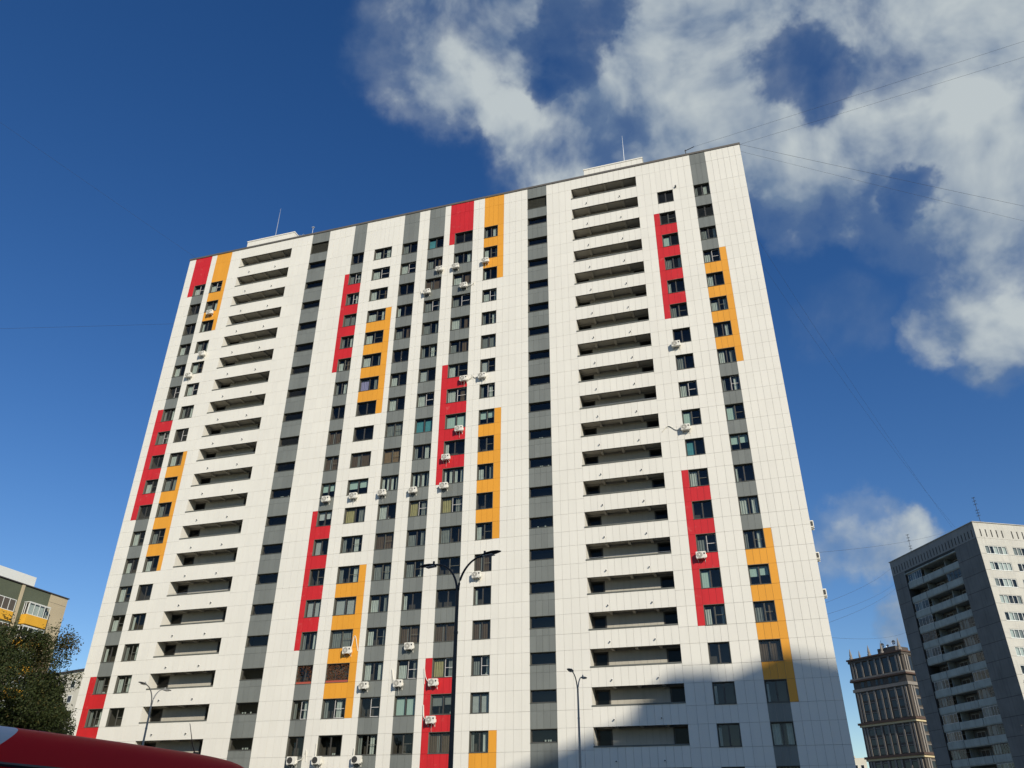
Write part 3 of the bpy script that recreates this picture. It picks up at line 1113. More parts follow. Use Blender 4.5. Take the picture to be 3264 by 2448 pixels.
AC_GROUP = 'air conditioner units on the white apartment block'
acA = thing('air_conditioner', '', 'air conditioner', (-58.37, 0, 56.41), group=AC_GROUP)
ac_parts(acA)
acB = thing('air_conditioner', '', 'air conditioner', (-39.29, 0, 7.15), group=AC_GROUP)
ac_parts(acB, w=0.86, h=0.60, small_grille=False, fan='ac_dark')
# (x, z, kind, label, conduit points relative to the unit)
UNITS = [
    (-58.37, 56.41, 'A', 'white air conditioner below the second window of the far left orange strip', None),
    (-58.12, 50.51, 'A', 'white air conditioner on white cladding one floor under the far left orange strip', None),
    (-59.29, 47.80, 'A', 'white air conditioner between the two leftmost window columns, near the corner', [(-.1, .3), (-.15, .8), (-.02, 1.3)]),
    (-28.73, 56.35, 'A', 'air conditioner right of the second window, grey column left of the central red block', None),
    (-26.86, 56.31, 'A', 'white air conditioner left below the first grey window under the central red top block', None),
    (-25.78, 53.48, 'A', 'air conditioner with a pipe rising on its right, two windows under the central red block', [(.4, 0), (.9, 0.05), (1.1, .3), (1.12, 1.2)]),
    (-30.07, 53.53, 'A', 'white air conditioner with a short pipe rising on its left, high in the central columns', [(-.4, .0), (-.75, .1), (-.8, .4), (-.78, 1.0)]),
    (-23.39, 56.31, 'A', 'white air conditioner at the left edge of the top orange strip in the centre', None),
    (-25.32, 41.76, 'A', 'white air conditioner under the topmost window of the middle red strip', [(.4, 0), (.75, .1), (.8, .5), (.85, 1.6)]),
    (-23.38, 41.80, 'A', 'white air conditioner with a tall pipe on white cladding right of the middle red strip', [(-.4, -.05), (-.9, .05), (-1.15, .4), (-1.25, 1.6)]),
    (-25.60, 36.18, 'A', 'white air conditioner under the bright mint blinds in the middle red strip', None),
    (-26.83, 33.30, 'A', 'white air conditioner at the left of the red spandrel near the middle red strip foot', None),
    (-26.88, 30.39, 'A', 'white air conditioner at the bottom end of the middle red strip', [(-.4, .1), (-.8, .12)]),
    (-30.04, 30.30, 'A', 'fourth air conditioner from the left in the row of five across the middle', [(-.4, .1), (-.75, .08)]),
    (-33.26, 30.41, 'A', 'third air conditioner from the left in the row of five across the middle', None),
    (-36.29, 30.42, 'A', 'second air conditioner from the left in the row of five, on white cladding', None),
    (-39.26, 30.40, 'A', 'leftmost air conditioner in the row of five, above a red strip', [(-.4, .1), (-.55, .4), (-.55, 1.3)]),
    (-4.15, 42.03, 'A', 'white air conditioner below the first white-surround window under the upper right red strip', None),
    (-4.13, 33.29, 'A', 'white air conditioner with a long diagonal pipe running up left to the loggias', [(-.4, -.1), (-.9, .0), (-1.5, .45), (-2.1, 1.2)]),
    (-4.05, 21.68, 'A', 'white air conditioner on the lower right red strip', None),
    (-23.37, 21.62, 'A', 'white air conditioner below the window behind the dark street lamp head', None),
    (-29.32, 15.89, 'A', 'white air conditioner with a small dark plate under a brown window, lower centre', None),
    (-35.21, 15.85, 'A', 'white air conditioner on the lower orange strip above the rust coloured window', [(.3, .3), (.5, 1.3), (.9, 1.5)]),
    (-33.29, 12.86, 'A', 'white air conditioner right of the lower orange strip, left of three in a row', None),
    (-30.10, 12.90, 'A', 'middle air conditioner of the lower three in a row, with a pipe curving up left', [(-.4, .1), (-.6, .5), (-.75, 1.2), (-.7, 1.6)]),
    (-26.92, 12.84, 'A', 'upper air conditioner on the bottom red strip, with a pipe up its left side', [(-.4, .1), (-.8, .5), (-.95, 1.2), (-.9, 1.8)]),
    (-26.97, 9.95, 'A', 'lower air conditioner on the bottom red strip, with a pipe up its left side', [(-.4, .1), (-.75, .35), (-.8, 1.2), (-.7, 1.8)]),
    (-39.29, 7.15, 'B', 'leftmost of the three dark-fanned air conditioners along the bottom edge', [(.43, 0), (.9, .2), (1.1, .8), (1.15, 1.6)]),
    (-36.94, 7.13, 'B', 'middle of the three dark-fanned air conditioners along the bottom edge', [(-.2, .3), (-.35, .8), (-.35, 1.3), (-.25, 1.6)]),
    (-33.31, 7.12, 'B', 'rightmost of the three dark-fanned air conditioners along the bottom edge', [(-.35, .3), (-.45, .9), (-.5, 1.7)]),
]


def smooth_path(pts, n=5):
    out = []
    P = [pts[0]] + pts + [pts[-1]]
    for i in range(1, len(P) - 2):
        for k in range(n):
            t = k / n
            out.append(tuple(0.5 * ((2 * P[i][j]) + (-P[i - 1][j] + P[i + 1][j]) * t + (2 * P[i - 1][j] - 5 * P[i][j] + 4 * P[i + 1][j] - P[i + 2][j]) * t * t + (-P[i - 1][j] + 3 * P[i][j] - 3 * P[i + 1][j] + P[i + 2][j]) * t ** 3) for j in range(3)))
    out.append(tuple(pts[-1]))
    return out


usedA = usedB = False
made = []
for x, z, kind, label, pipe in UNITS:
    src = acA if kind == 'A' else acB
    if kind == 'A' and not usedA:
        o = acA; usedA = True
    elif kind == 'B' and not usedB:
        o = acB; usedB = True
    else:
        o = copy_tree(src, (x, 0, z))
    o.location = (x, 0, z)
    o['label'] = label
    made.append((o, pipe))
SIDE = [(5.0, 3.0, 24.45, 'topmost of the three air conditioners projecting from the right end wall'), (5.0, 3.0, 21.75, 'middle of the three air conditioners projecting from the right end wall'), (5.0, 3.0, 18.75, 'lowest of the three air conditioners projecting from the right end wall')]
for x, y, z, label in SIDE:
    o = copy_tree(acA, (XR, y, z), R(90))
    o['label'] = label
    made.append((o, None))
for o, pipe in made:
    if pipe:
        p = MB()
        pts = [(a, -.06, b) for a, b in pipe]
        pts[0] = (pts[0][0], -.2, pts[0][1]); pts[-1] = (pts[-1][0], -.02, pts[-1][1])
        p.tube(smooth_path(pts), .035, 6)
        p.build('refrigerant_pipe', 'pipe_white', o)
    if (o.location.x * 7.3) % 1 < 0.35:
        p = MB(); p.tube(smooth_path([(.1, -.3, -.28), (.05, -.2, -.6), (.0, -.05, -.9)]), .012, 5)
        p.build('condensate_hose', 'pipe_white', o)

# ------------------------------------------------------------------ street lamps
def lamp(name, loc, rz, label, metal, zj=8.46, reach=1.65, rise=0.85, grp='double-arm street lamps'):
    root = thing(name, label, 'street lamp', loc, rz, grp)
    p = MB(); p.tube([(0, 0, 0), (0, 0, .6), (0, 0, zj - 1.4), (0, 0, zj)], [.095, .08, .056, .048], 14)
    p.tube([(0, 0, zj - 1.45), (0, 0, zj - 1.38)], [.068, .068], 14)
    p.box(-.22, .22, -.22, .22, 0, .03)
    p.build('pole', metal, root, smooth=False)
    for s in (1, -1):
        q = MB()
        pts = []
        for k in range(15):
            t = k / 14
            # arm rises steeply from the pole, then levels out
            x = s * (0.03 + (reach - .75) * (1 - math.cos(t * math.pi / 2)) ** 0.95)
            z = zj - .12 + (rise + .1) * math.sin(t * math.pi / 2)
            pts.append((x, 0, z))
        q.tube(pts, [.038 - .010 * k / 14 for k in range(15)], 8)
        a = q.build('arm', metal, root, smooth=True)
        hd = MB()
        x0 = reach - .80
        rings = []
        for u, wd, th, dz in ((0, .035, .035, 0), (.10, .05, .045, 0), (.13, .115, .05, .005), (.30, .155, .055, .02), (.5, .15, .05, .035), (.68, .10, .035, .04), (.78, .02, .01, .035)):
            ring = []
            for k in range(14):
                tt = 2 * math.pi * k / 14
                zz = math.sin(tt) * th
                if zz < 0:
                    zz *= .45
                ring.append((s * (x0 + u), math.cos(tt) * wd, zj - .12 + rise + .1 + dz + zz))
            rings.append(ring)
        hd.loft(rings)
        ho = hd.build('lamp_head', metal, root, smooth=True, fix=True)
        ln = MB(); zl = zj + rise - .02 - .012
        ln.box(s * (x0 + .3) - .16, s * (x0 + .3) + .2, -.10, .10, zl - .022, zl - .008)
        ln.build('lens', 'lamp_lens', ho)
        kn = MB(); kn.tube([(s * (x0 + .16), 0, zj + rise + .02), (s * (x0 + .16), 0, zj + rise + .12)], .035, 8)
        kn.build('sensor_cap', metal, ho)
    return root


lamp('street_lamp', (-9.0, 23.3 - 65.2, 0), math.atan2(-.46, 1.585), 'large dark double-arm street lamp standing closest to the camera', 'lamp_dark')
lamp('street_lamp', (-34.8, 41.35 - 65.2, 0), math.atan2(1.75, -.17), 'grey double-arm street lamp in front of the left loggias', 'lamp_grey', zj=8.4)
lamp('street_lamp', (-10.2, 45.2 - 65.2, 0), math.atan2(1.46, .12), 'grey double-arm street lamp in front of the right loggias', 'lamp_grey', zj=8.65)
lamp('street_lamp', (-57.6, 57.3 - 65.2, 0), math.atan2(.3, 1.0), 'small distant street lamp against the dark trees beside the block corner', 'lamp_grey', zj=8.6)

# ------------------------------------------------------------------ overhead cables
def cable(pts, label, sag=1.0, r=0.010):
    a, b = Vector(pts[0]), Vector(pts[1])
    q = []
    for k in range(25):
        t = k / 24
        v = a.lerp(b, t); v.z -= sag * 4 * t * (1 - t)
        q.append(v - a)
    p = MB(); p.tube(q, r, 5)
    o = p.build('overhead_cable', 'cable', None, a)
    tag(o, label, 'cable', 'overhead cables')


cable([(0.1, .1, 66.75), (150, -19, 72)], 'upper of the two cables rising right across the clouds from the roof bracket', 1.0)
cable([(4.6, .3, 65.85), (150, -19, 69)], 'lower of the two cables rising right across the clouds from the roof corner', 1.0)
cable([(4.6, .2, 65.9), (120, 62, 58)], 'upper cable running right and downward from the roof corner', 0.8, .013)
cable([(4.7, .6, 65.2), (118, 62, 53)], 'lower cable running right and downward from the roof corner', 0.8, .010)
cable([(4.7, 13, 66.2), (34.6, 87.9, 49.9)], 'left of two long cables sloping to the grey panel block roof', 1.2)
cable([(4.7, 16, 65.0), (34.9, 87.3, 49.9)], 'right of two long cables sloping to the grey panel block roof', 1.8)
cable([(4.72, 6, 23.0), (34.4, 88.2, 49.7)], 'cable climbing across the low cloud to the grey panel block roof', 0.5)
cable([(4.72, 6, 18.6), (25.7, 104.7, 48.4)], 'upper cable strung between the end wall and the grey panel block edge', 0.5)
cable([(4.72, 6, 17.7), (25.7, 104.7, 45.3)], 'middle cable strung between the end wall and the grey panel block edge', 0.5)
cable([(4.72, 6, 17.0), (25.7, 104.7, 44.4)], 'lower cable strung between the end wall and the grey panel block edge', 0.5)
cable([(4.72, 8, 16.4), (25.9, 104.3, 36.0)], 'lowest cable strung across the blue gap above the ornate tower', 0.6)
cable([(-62.7, .2, 65.9), (-94, -125, 70)], 'faint cable leaving the left roof corner to the upper left', 0.5, .009)
cable([(-63.6, 1.0, 56.6), (-200, -30, 60.0)], 'thin cable crossing the blue sky left of the block', 0.5, .012)

# ------------------------------------------------------------------ grey panel block on the right
def grey_block():
    LW, RL, TOP, FH = 24.0, 42.0, 49.6, 2.8
    b = thing('panel_block', 'old grey concrete panel block with balconies, right of the white block', 'building', (25.6, 104.9, 0), R(-62))
    RX = 1.25          # recess of the balcony bay
    s0, s1 = 3.75, 18.25
    p = MB()
    # core
    p.box(0.02, s0, .02, RL, 0, TOP - .1, 1)
    p.box(s0, s1, RX + 1.2, RL, 0, 46.1, 1)
    p.box(s1, LW - .45, .02, RL - .01, 0, 46.7, 1); p.box(s1, LW - .05, .021, RL - .012, 46.7, TOP - .12, 1); p.box(LW - .45, LW - .021, .02, .6, 0, 46.69, 1)
    p.box(s0 - .01, s1 + .01, .03, RL - .02, 46.15, TOP - .12, 1)
    p.build('wall', ['concrete', 'slot'], b)
    # wall panels floor by floor
    def pan(x0, x1, y0, y1, z0, z1, mt, name='wall_panel'):
        q = MB(); q.box(x0, x1, y0, y1, z0, z1); return q.build(name, mt, b)
    for k in range(-1, 17):
        z1 = 46.68 - FH * k if k >= 0 else TOP - .1
        z0 = 46.68 - FH * (k + 1)
        z0 = max(z0, 0.2)
        if k == -1:
            continue
        if z1 < 1:
            continue
        pan(0, s0, 0, .02, z0 + .035, z1 - .035, 'concrete_shaded')
        pan(s1, LW, 0, .02, z0 + .035, z1 - .035, 'concrete_shaded')
        pan(s1 - .02, s1, .02, RX + 1.2, z0 + .02, z1 - .02, 'concrete')
    # frieze with upright slots
    def frieze(along, lo, hi, slots, mt):
        q = MB()
        zt, zb = TOP - .12, 46.70
        def bx(a, c, z0, z1, d=.0):
            if along == 'x':
                q.box(a, c, d, d + .05, z0, z1)
            else:
                q.box(LW - d - .05, LW - d, a, c, z0, z1)
        bx(lo, hi, 48.32, zt); bx(lo, hi, zb, 47.0)
        e = lo
        for sx in slots:
            bx(e, sx - .12, 47.0, 48.32); e = sx + .12
        bx(e, hi, 47.0, 48.32)
        q.build('frieze', mt, b)
    frieze('x', 0.0, LW - .051, [.85 + .86 * i for i in range(27) if .85 + .86 * i < 23.6], 'concrete_frieze')
    frieze('y', 0.0, RL, [1.1 + 1.05 * i + (.9 if i > 4 else 0) + (.9 if i > 9 else 0) for i in range(36) if 1.1 + 1.05 * i + 1.8 < RL - .5], 'concrete_sunlit')
    q = MB(); q.box(-.15, LW + .15, -.15, RL, TOP - .1, TOP); q.build('roof', 'concrete_sunlit', b)
    q = MB(); q.box(s0, s1, .1, RX + 1.2, 45.95, 46.13); q.box(s0 - .1, s1 + .05, -.06, .12, 46.02, 46.2); q.build('canopy', 'slab_grey', b)
    # balconies
    rg = random.Random(8)
    segs = [(s0 + .02, 8.02), (8.16, 13.78), (13.92, s1 - .03)]
    for k in range(16):
        zt = 44.45 - FH * k
        if zt < 3:
            break
        q = MB()
        q.box(s0, s1 - .02, .28, RX + 1.2, zt - 1.22, zt - 1.08, 0)
        q.box(s0, s1 - .02, RX + 1.15, RX + 1.19, zt - 1.08, zt + 1.5, 1)
        for sx in (8.09, 13.85):
            q.box(sx - .06, sx + .06, .9, RX + 1.15, zt - 1.08, zt + 1.56, 0)
        bal = q.build('balcony', ['slab_grey', 'concrete_shaded'], b)
        for a, c in segs:
            q = MB(); q.box(a, c, .2 + rg.uniform(-.01, .01), .28, zt - 1.08, zt)
            q.build('parapet_slab', 'slab_grey', bal)
        # back wall window and door of every flat
        for a, c in segs:
            xx = a + rg.uniform(.5, 1.2)
            q = MB()
            q.box(xx, xx + 2.0, RX + 1.08, RX + 1.14, zt - .2, zt + 1.2, 0)
            q.box(xx + .08, xx + .96, RX + 1.06, RX + 1.075, zt - .12, zt + 1.12, 1)
            q.box(xx + 1.04, xx + 1.92, RX + 1.06, RX + 1.075, zt - .12, zt + 1.12, 1)
            q.build('window', ['old_frame', 'interior'], bal)
        # glazed-in bays
        style = [(1, 0, 0), (0, 0, 2), (1, 0, 0), (1, 0, 0), (2, 0, 2), (1, 0, 2), (0, 0, 2), (1, 0, 1), (2, 0, 2), (1, 0, 1), (1, 0, 2), (2, 0, 2), (1, 0, 1), (1, 0, 2), (0, 0, 1), (1, 0, 0)][k]
        for (a, c), st in zip(segs, style):
            if not st:
                continue
            mt = 'old_frame' if st == 1 else 'old_wood'
            q = MB()
            n = rg.choice((4, 5, 6))
            zz0, zz1 = zt + .01, zt + 1.5
            q.box(a + .35, c, .22, .27, zz0, zz0 + .07); q.box(a + .35, c, .22, .27, zz1 - .07, zz1)
            for i in range(n + 1):
                xx = a + .35 + (c - a - .35 - .06) * i / n
                q.box(xx, xx + .06, .221, .269, zz0 + .07, zz1 - .07)
            gz = q.build('glazing_frame', mt, bal)
            g = MB(); g.quad((a + .36, .245, zz0 + .05), (c - .01, .245, zz0 + .05), (c - .01, .245, zz1 - .05), (a + .36, .245, zz1 - .05))
            g.build('pane', 'glass_old', bal)
            if rg.random() < .6:
                g = MB(); xx = a + .4 + rg.uniform(0, 1)
                g.quad((xx, .5, zz0), (xx + rg.uniform(.8, 2), .5, zz0), (xx + 1.2, .5, zz1), (xx, .5, zz1))
                g.build('curtain', 'curtain_grey', bal)
    # sunny long side: bands of wall with windows
    for k in range(17):
        zt = 45.45 - 2.79 * k
        if zt - 1.45 < 2:
            break
        cols = [(1.1, 5.3), (6.45, 10.6), (12.0, 15.0), (17.0, 21.0), (22.5, 26.5), (28, 31), (33, 37), (38, 41)]
        q = MB()
        q.box(LW - .02, LW, 0, RL, zt + .02, zt + 1.30)
        e = 0
        for a, c in cols:
            q.box(LW - .02, LW, e, a, zt - 1.45, zt - .005 + .02); e = c
        q.box(LW - .02, LW, e, RL, zt - 1.45, zt + .015)
        q.build('wall_band', 'concrete_sunlit', b)
        for a, c in cols[:4]:
            new = rg.random() < .7
            q = MB()
            fm = .09
            q.box(LW - .14, LW - .06, a, c, zt - 1.45, zt - 1.45 + fm); q.box(LW - .14, LW - .06, a, c, zt - fm, zt)
            n = 5
            for i in range(n + 1):
                yy = a + (c - a - fm) * i / n
                q.box(LW - .139, LW - .061, yy, yy + fm, zt - 1.45 + fm, zt - fm)
            q.box(LW - .06, LW + .05, a - .05, c + .05, zt - 1.50, zt - 1.452)
            wf = q.build('window', 'blind_white' if new else 'old_frame', b)
            g = MB(); g.quad((LW - .10, a, zt - 1.4), (LW - .10, c, zt - 1.4), (LW - .10, c, zt - .05), (LW - .10, a, zt - .05))
            g.build('pane', 'glass_old', wf)
            for i in range(n):
                if rg.random() < .75:
                    y0 = a + (c - a) * i / n
                    g = MB(); g.quad((LW - .24, y0, zt - 1.45), (LW - .24, y0 + (c - a) / n, zt - 1.45), (LW - .24, y0 + (c - a) / n, zt), (LW - .24, y0, zt))
                    g.build('curtain', rg.choice(('curtain_white', 'curtain_grey', 'curtain_white')), wf)
    # aerials
    for sx, sy in ((23.9, 1.8), (3.9, 2.5)):
        q = MB(); q.tube([(0, 0, 0), (0, 0, 4.6)], .04, 6)
        for z in (4.5, 3.9, 3.3, 2.2, 1.7, 1.2):
            q.tube([(-.45, 0, z), (.45, 0, z)], .028, 5); q.tube([(0, -.4, z), (0, .4, z)], .02, 5)
        q.build('roof_aerial', 'lamp_dark', b, (sx, sy, TOP))
    return b


gb = grey_block()
# outdoor unit on its sunny side
o = copy_tree(acA, gb.matrix_basis @ Vector((24.0, 6.0, 33.6)), R(-62 + 90))
o['label'] = 'small air conditioner on the sunlit side of the grey panel block'
o['group'] = 'air conditioner units on the grey panel block'

# ------------------------------------------------------------------ ornate tower behind
def ornate_tower():
    W_, D_, T = 19.2, 19.2, 51.0
    b = thing('ornate_tower', 'distant brown tower with pilasters, cornices and pointed roof finials', 'building', (24.3, 218.8, 0), R(-44))
    p = MB(); p.box(0, W_, 0, D_, 0, T, 0); p.build('wall', 'tower_brown', b)
    # stepped cornices
    for z, o_, hh, mt in ((51.0, .6, .45, 'tower_cornice'), (50.2, .3, .8, 'tower_brown'), (44.6, .65, .5, 'tower_cornice'), (45.1, .5, .5, 'tower_light'), (41.6, .35, .9, 'tower_light'), (32.2, .7, .6, 'tower_cornice'), (31.6, .35, .6, 'tower_gold'), (22.8, .7, .6, 'tower_cornice'), (22.2, .35, .6, 'tower_gold'), (13.4, .7, .6, 'tower_cornice'), (4.2, .7, .6, 'tower_cornice')):
        q = MB(); q.box(-o_, W_ + o_, -o_, D_ + o_, z, z + hh); q.build('cornice', mt, b)
    # bays: (x0, x1) of windows, pilasters between
    bays = [(2.6, 4.3), (5.0, 6.7), (8.0, 9.4), (9.8, 11.2), (12.6, 14.3), (15.0, 16.7)]
    pil = [1.1, 2.1, 4.65, 7.2, 9.6, 11.7, 14.65, 17.2, 18.2]
    spans = [(4.8, 13.2), (14.1, 22.0), (23.5, 31.4), (33.0, 41.4)]
    def face(fn):
        for z0, z1 in spans:
            for x in pil:
                fn('pilaster', x - .28, x + .28, z0, z1, -.28, 'tower_light')
            n = 3
            fh = (z1 - z0) / n
            for i in range(n):
                for x0, x1 in bays:
                    dark = 8 < (x0 + x1) / 2 < 11.4
                    fn('window', x0, x1, z0 + fh * i + .25, z0 + fh * (i + 1) - (.1 if dark else .75), -.05, 'glass_tower')
                    if not dark:
                        fn('lintel', x0, x1, z0 + fh * (i + 1) - .6, z0 + fh * (i + 1) - .38, -.12, 'tower_light')
        for x in pil:
            fn('pilaster', x - .26, x + .26, 45.6, 50.2, -.35, 'tower_light')
        for x0, x1 in bays:
            fn('window', x0 - .2, x1 + .2, 45.9, 49.9, -.06, 'glass_tower')
            fn('window', x0 + .3, x1 - .3, 42.8, 44.3, -.05, 'glass_tower')
    mt = bpy.data.materials.new('glass_tower'); mt.use_nodes = True
    pb = mt.node_tree.nodes['Principled BSDF']; pb.inputs['Base Color'].default_value = (.02, .025, .03, 1); pb.inputs['Roughness'].default_value = .08
    MATS['glass_tower'] = mt
    def fx_(name, a, c, z0, z1, d, m_):
        q = MB(); q.box(a, c, d, .02, z0, z1); q.build(name, m_, b)
    def fy_(name, a, c, z0, z1, d, m_):
        q = MB(); q.box(W_ - .02, W_ - d, a, c, z0, z1); q.build(name, m_, b)
    face(fx_); face(fy_)
    # finials
    for x, y, s in ((.6, .6, 1.0), (1.9, 3.2, .8), (7.6, .6, 1.0), (12.2, .8, 1.0), (18.6, .6, 1.15), (18.6, 9, 1.0)):
        q = MB()
        ring = lambda r_, z: [(x + r_ * math.cos(t), y + r_ * math.sin(t), z) for t in [i * math.pi / 4 + .39 for i in range(8)]]
        q.loft([ring(.62 * s, 51.5), ring(.55 * s, 52.2), ring(.35 * s, 52.3), ring(.42 * s, 52.8), ring(.05, 52.8 + 2.0 * s)])
        q.build('finial', 'tower_light', b)
    q = MB(); q.box(9.0, 15.5, 3, 9, 51.5, 53.6); q.build('plant_room', 'tower_brown', b)
    for x, y, z, r_ in ((11.2, 3.0, 54.3, .75), (15.2, 3.2, 54.6, .7), (13.2, 2.8, 53.8, .5)):
        q = MB(); q.tube([(x, y, 53.5), (x, y, z)], .1, 6)
        rings = [[(x + rr * math.cos(t), y - dd, z + rr * math.sin(t)) for t in [i * math.pi / 6 for i in range(12)]] for rr, dd in ((.1, -.25), (r_ * .7, -.1), (r_, .12))]
        q.loft(rings, cap=False); q.build('satellite_dish', 'galv', b)
    q = MB(); q.tube([(10.6, 3.4, 53.6), (10.6, 3.4, 56)], .06, 5); q.build('mast', 'lamp_dark', b)


ornate_tower()

# ------------------------------------------------------------------ far cream building in the gap
def cream_house():
    b = thing('cream_building', 'small pale cream building in the gap below the ornate tower', 'building', (24.5, 285, 0), 0)
    p = MB(); p.box(-6.5, 4.8, 0, 14, 0, 28.3); p.build('wall', 'cream', b)
    q = MB(); q.box(-7, 1.2, -.3, 10, 28.3, 29.0); q.build('parapet', 'cream', b)
    q = MB(); q.box(-5.5, -1.5, 2, 6, 29.0, 30.6); q.build('lift_housing', 'cream', b)
    for k in range(8):
        for x in (-4.6, -1.8, 1.0, 3.2):
            z = 25.2 - k * 3.1
            q = MB(); q.box(x - .6, x + .6, -.06, .02, z - .8, z + .8, 0); q.box(x - .5, x + .5, -.08, -.061, z - .7, z + .7, 1)
            q.build('window', ['blind_white', 'glass_tower'], b)


cream_house()

# ------------------------------------------------------------------ left building
def olive_block():
    X0, TOP, FH = -86.0, 28.3, 2.8
    b = thing('olive_block', 'olive, beige and yellow apartment block behind the tree on the left', 'building', (-86, 0, 0))
    p = MB()
    p.box(-14, -.02, -75, 17.25, 0, TOP - .05); p.build('wall', 'olive_wall', b)
    q = MB(); q.box(-14, .0, 14.45, 17.3, 0, TOP - .02); q.build('corner_panel', 'beige_wall', b)
    q = MB(); q.box(-14.1, .12, -75, 17.42, TOP, TOP + .12); q.build('coping', 'roof_dark', b)
    q = MB(); q.box(-.02, .10, 9.95, 10.35, 0, TOP - .05); q.build('pilaster', 'beige_wall', b)
    q = MB(); q.box(-.02, .10, 1.2, 1.6, 0, TOP - .05); q.build('pilaster', 'beige_wall', b)
    # joints of the cladding
    for z in (27.3, 24.5, 21.7, 18.9):
        q = MB(); q.box(-.005, .004, 14.5, 17.2, z, z + .03); q.build('joint', 'slot', b)
    q = MB(); q.box(-7.5, -2.2, 4.0, 13.6, TOP, 30.3); q.build('roof_housing', 'blind_white', b)
    q = MB(); q.box(-6.0, -3.0, -1.0, 3.0, TOP, 30.6); q.box(-6.3, -2.7, -1.3, 3.3, 30.6, 30.85); q.build('roof_housing', 'beige_wall', b)
    rg = random.Random(9)
    for k in range(8):
        zt = 26.35 - k * FH
        for y0, y1, pro in ((11.0, 14.2, .9), (6.2, 9.8, .05), (2.0, 5.4, .9), (-2.6, .6, .05)):
            q = MB(); q.box(-.01, pro, y0, y1, zt - 2.55, zt - 1.42); lg = q.build('loggia', 'yellow_wall', b)
            q = MB()
            n = 4
            q.box(pro - .08, pro - .02, y0, y1, zt - .08, zt); q.box(pro - .08, pro - .02, y0, y1, zt - 1.42, zt - 1.35)
            for i in range(n + 1):
                yy = y0 + (y1 - y0 - .07) * i / n
                q.box(pro - .079, pro - .021, yy, yy + .07, zt - 1.35, zt - .08)
            if pro > .5:
                for i in range(2):
                    q.box(.3 * i, .3 * i + .08, y0 + .01, y0 + .05, zt - 1.42, zt)
                    q.box(.3 * i, .3 * i + .08, y1 - .05, y1 - .01, zt - 1.42, zt)
                q.box(0, pro, y0 - .05, y1 + .05, zt + .001, zt + .08)
            q.build('glazing_frame', 'blind_white', lg)
            g = MB(); g.quad((pro - .05, y0, zt - 1.4), (pro - .05, y1, zt - 1.4), (pro - .05, y1, zt - .02), (pro - .05, y0, zt - .02))
            g.build('pane', 'glass_old', lg)
            g = MB(); g.quad((.004, y0, zt - 1.4), (.004, y1, zt - 1.4), (.004, y1, zt), (.004, y0, zt))
            g.build('interior', 'interior', lg)
            for i in range(n):
                if pro > .5 and rg.random() < .5:
                    yy = y0 + (y1 - y0) * i / n
                    g = MB(); g.quad((pro - .2, yy, zt - 1.4), (pro - .2, yy + (y1 - y0) / n, zt - 1.4), (pro - .2, yy + (y1 - y0) / n, zt), (pro - .2, yy, zt))
                    g.build('curtain', 'curtain_white', lg)


olive_block()


def pale_house():
    b = thing('pale_building', 'pale building glimpsed through the gap in the trees', 'building', (-152, 85, 0), R(-15))
    p = MB(); p.box(-14, 20, 0, 14, 0, 33.2); p.build('wall', 'cream', b)
    q = MB(); q.box(-14.3, 20.3, -.3, 14.3, 33.2, 33.6); q.build('coping', 'roof_dark', b)
    for k in range(10):
        for x in (-11, -7, -3, 1, 5, 9, 13, 17):
            z = 30.5 - k * 3
            q = MB(); q.box(x - .8, x + .8, -.06, .02, z - .75, z + .75, 0); q.box(x - .68, x + .68, -.08, -.061, z - .62, z + .62, 1)
            q.build('window', ['blind_white', 'glass_tower'], b)


pale_house()


# ------------------------------------------------------------------ unseen building behind the camera; tower form invented to throw the long shadow
def shade_tower():
    b = thing('shadow_tower', 'unseen tower behind the camera, form invented to cast the long shadow', 'building', (75, -120, 0))
    foot = [(45, -138), (85, -93), (92.6, -95.3), (101, -110), (60, -152)]  # footprint shaped to place the shadow edge on the facade
    T = 75.0
    p = MB()
    lo = [(x - 75, y + 120, 0) for x, y in foot]; hi = [(x - 75, y + 120, T) for x, y in foot]
    p.loft([lo, hi])
    p.build('wall', 'tower_wall', b, fix=True)
    cx = sum(x for x, y in foot) / 5 - 75; cy = sum(y for x, y in foot) / 5 + 120
    for k in range(1, 25):
        q = MB(); s = 1.006
        q.loft([[(cx + (x - cx) * s, cy + (y - cy) * s, 3.0 * k - .15) for x, y, _ in lo], [(cx + (x - cx) * s, cy + (y - cy) * s, 3.0 * k + .15) for x, y, _ in lo]])
        q.build('floor_band', 'tower_light', b, fix=True)
    q = MB(); q.box(4.6, 8.4, 20.0, 23.4, T, T + 1.2); q.build('roof_housing', 'tower_wall', b)  # rooftop box added to break the shadow's edge


shade_tower()


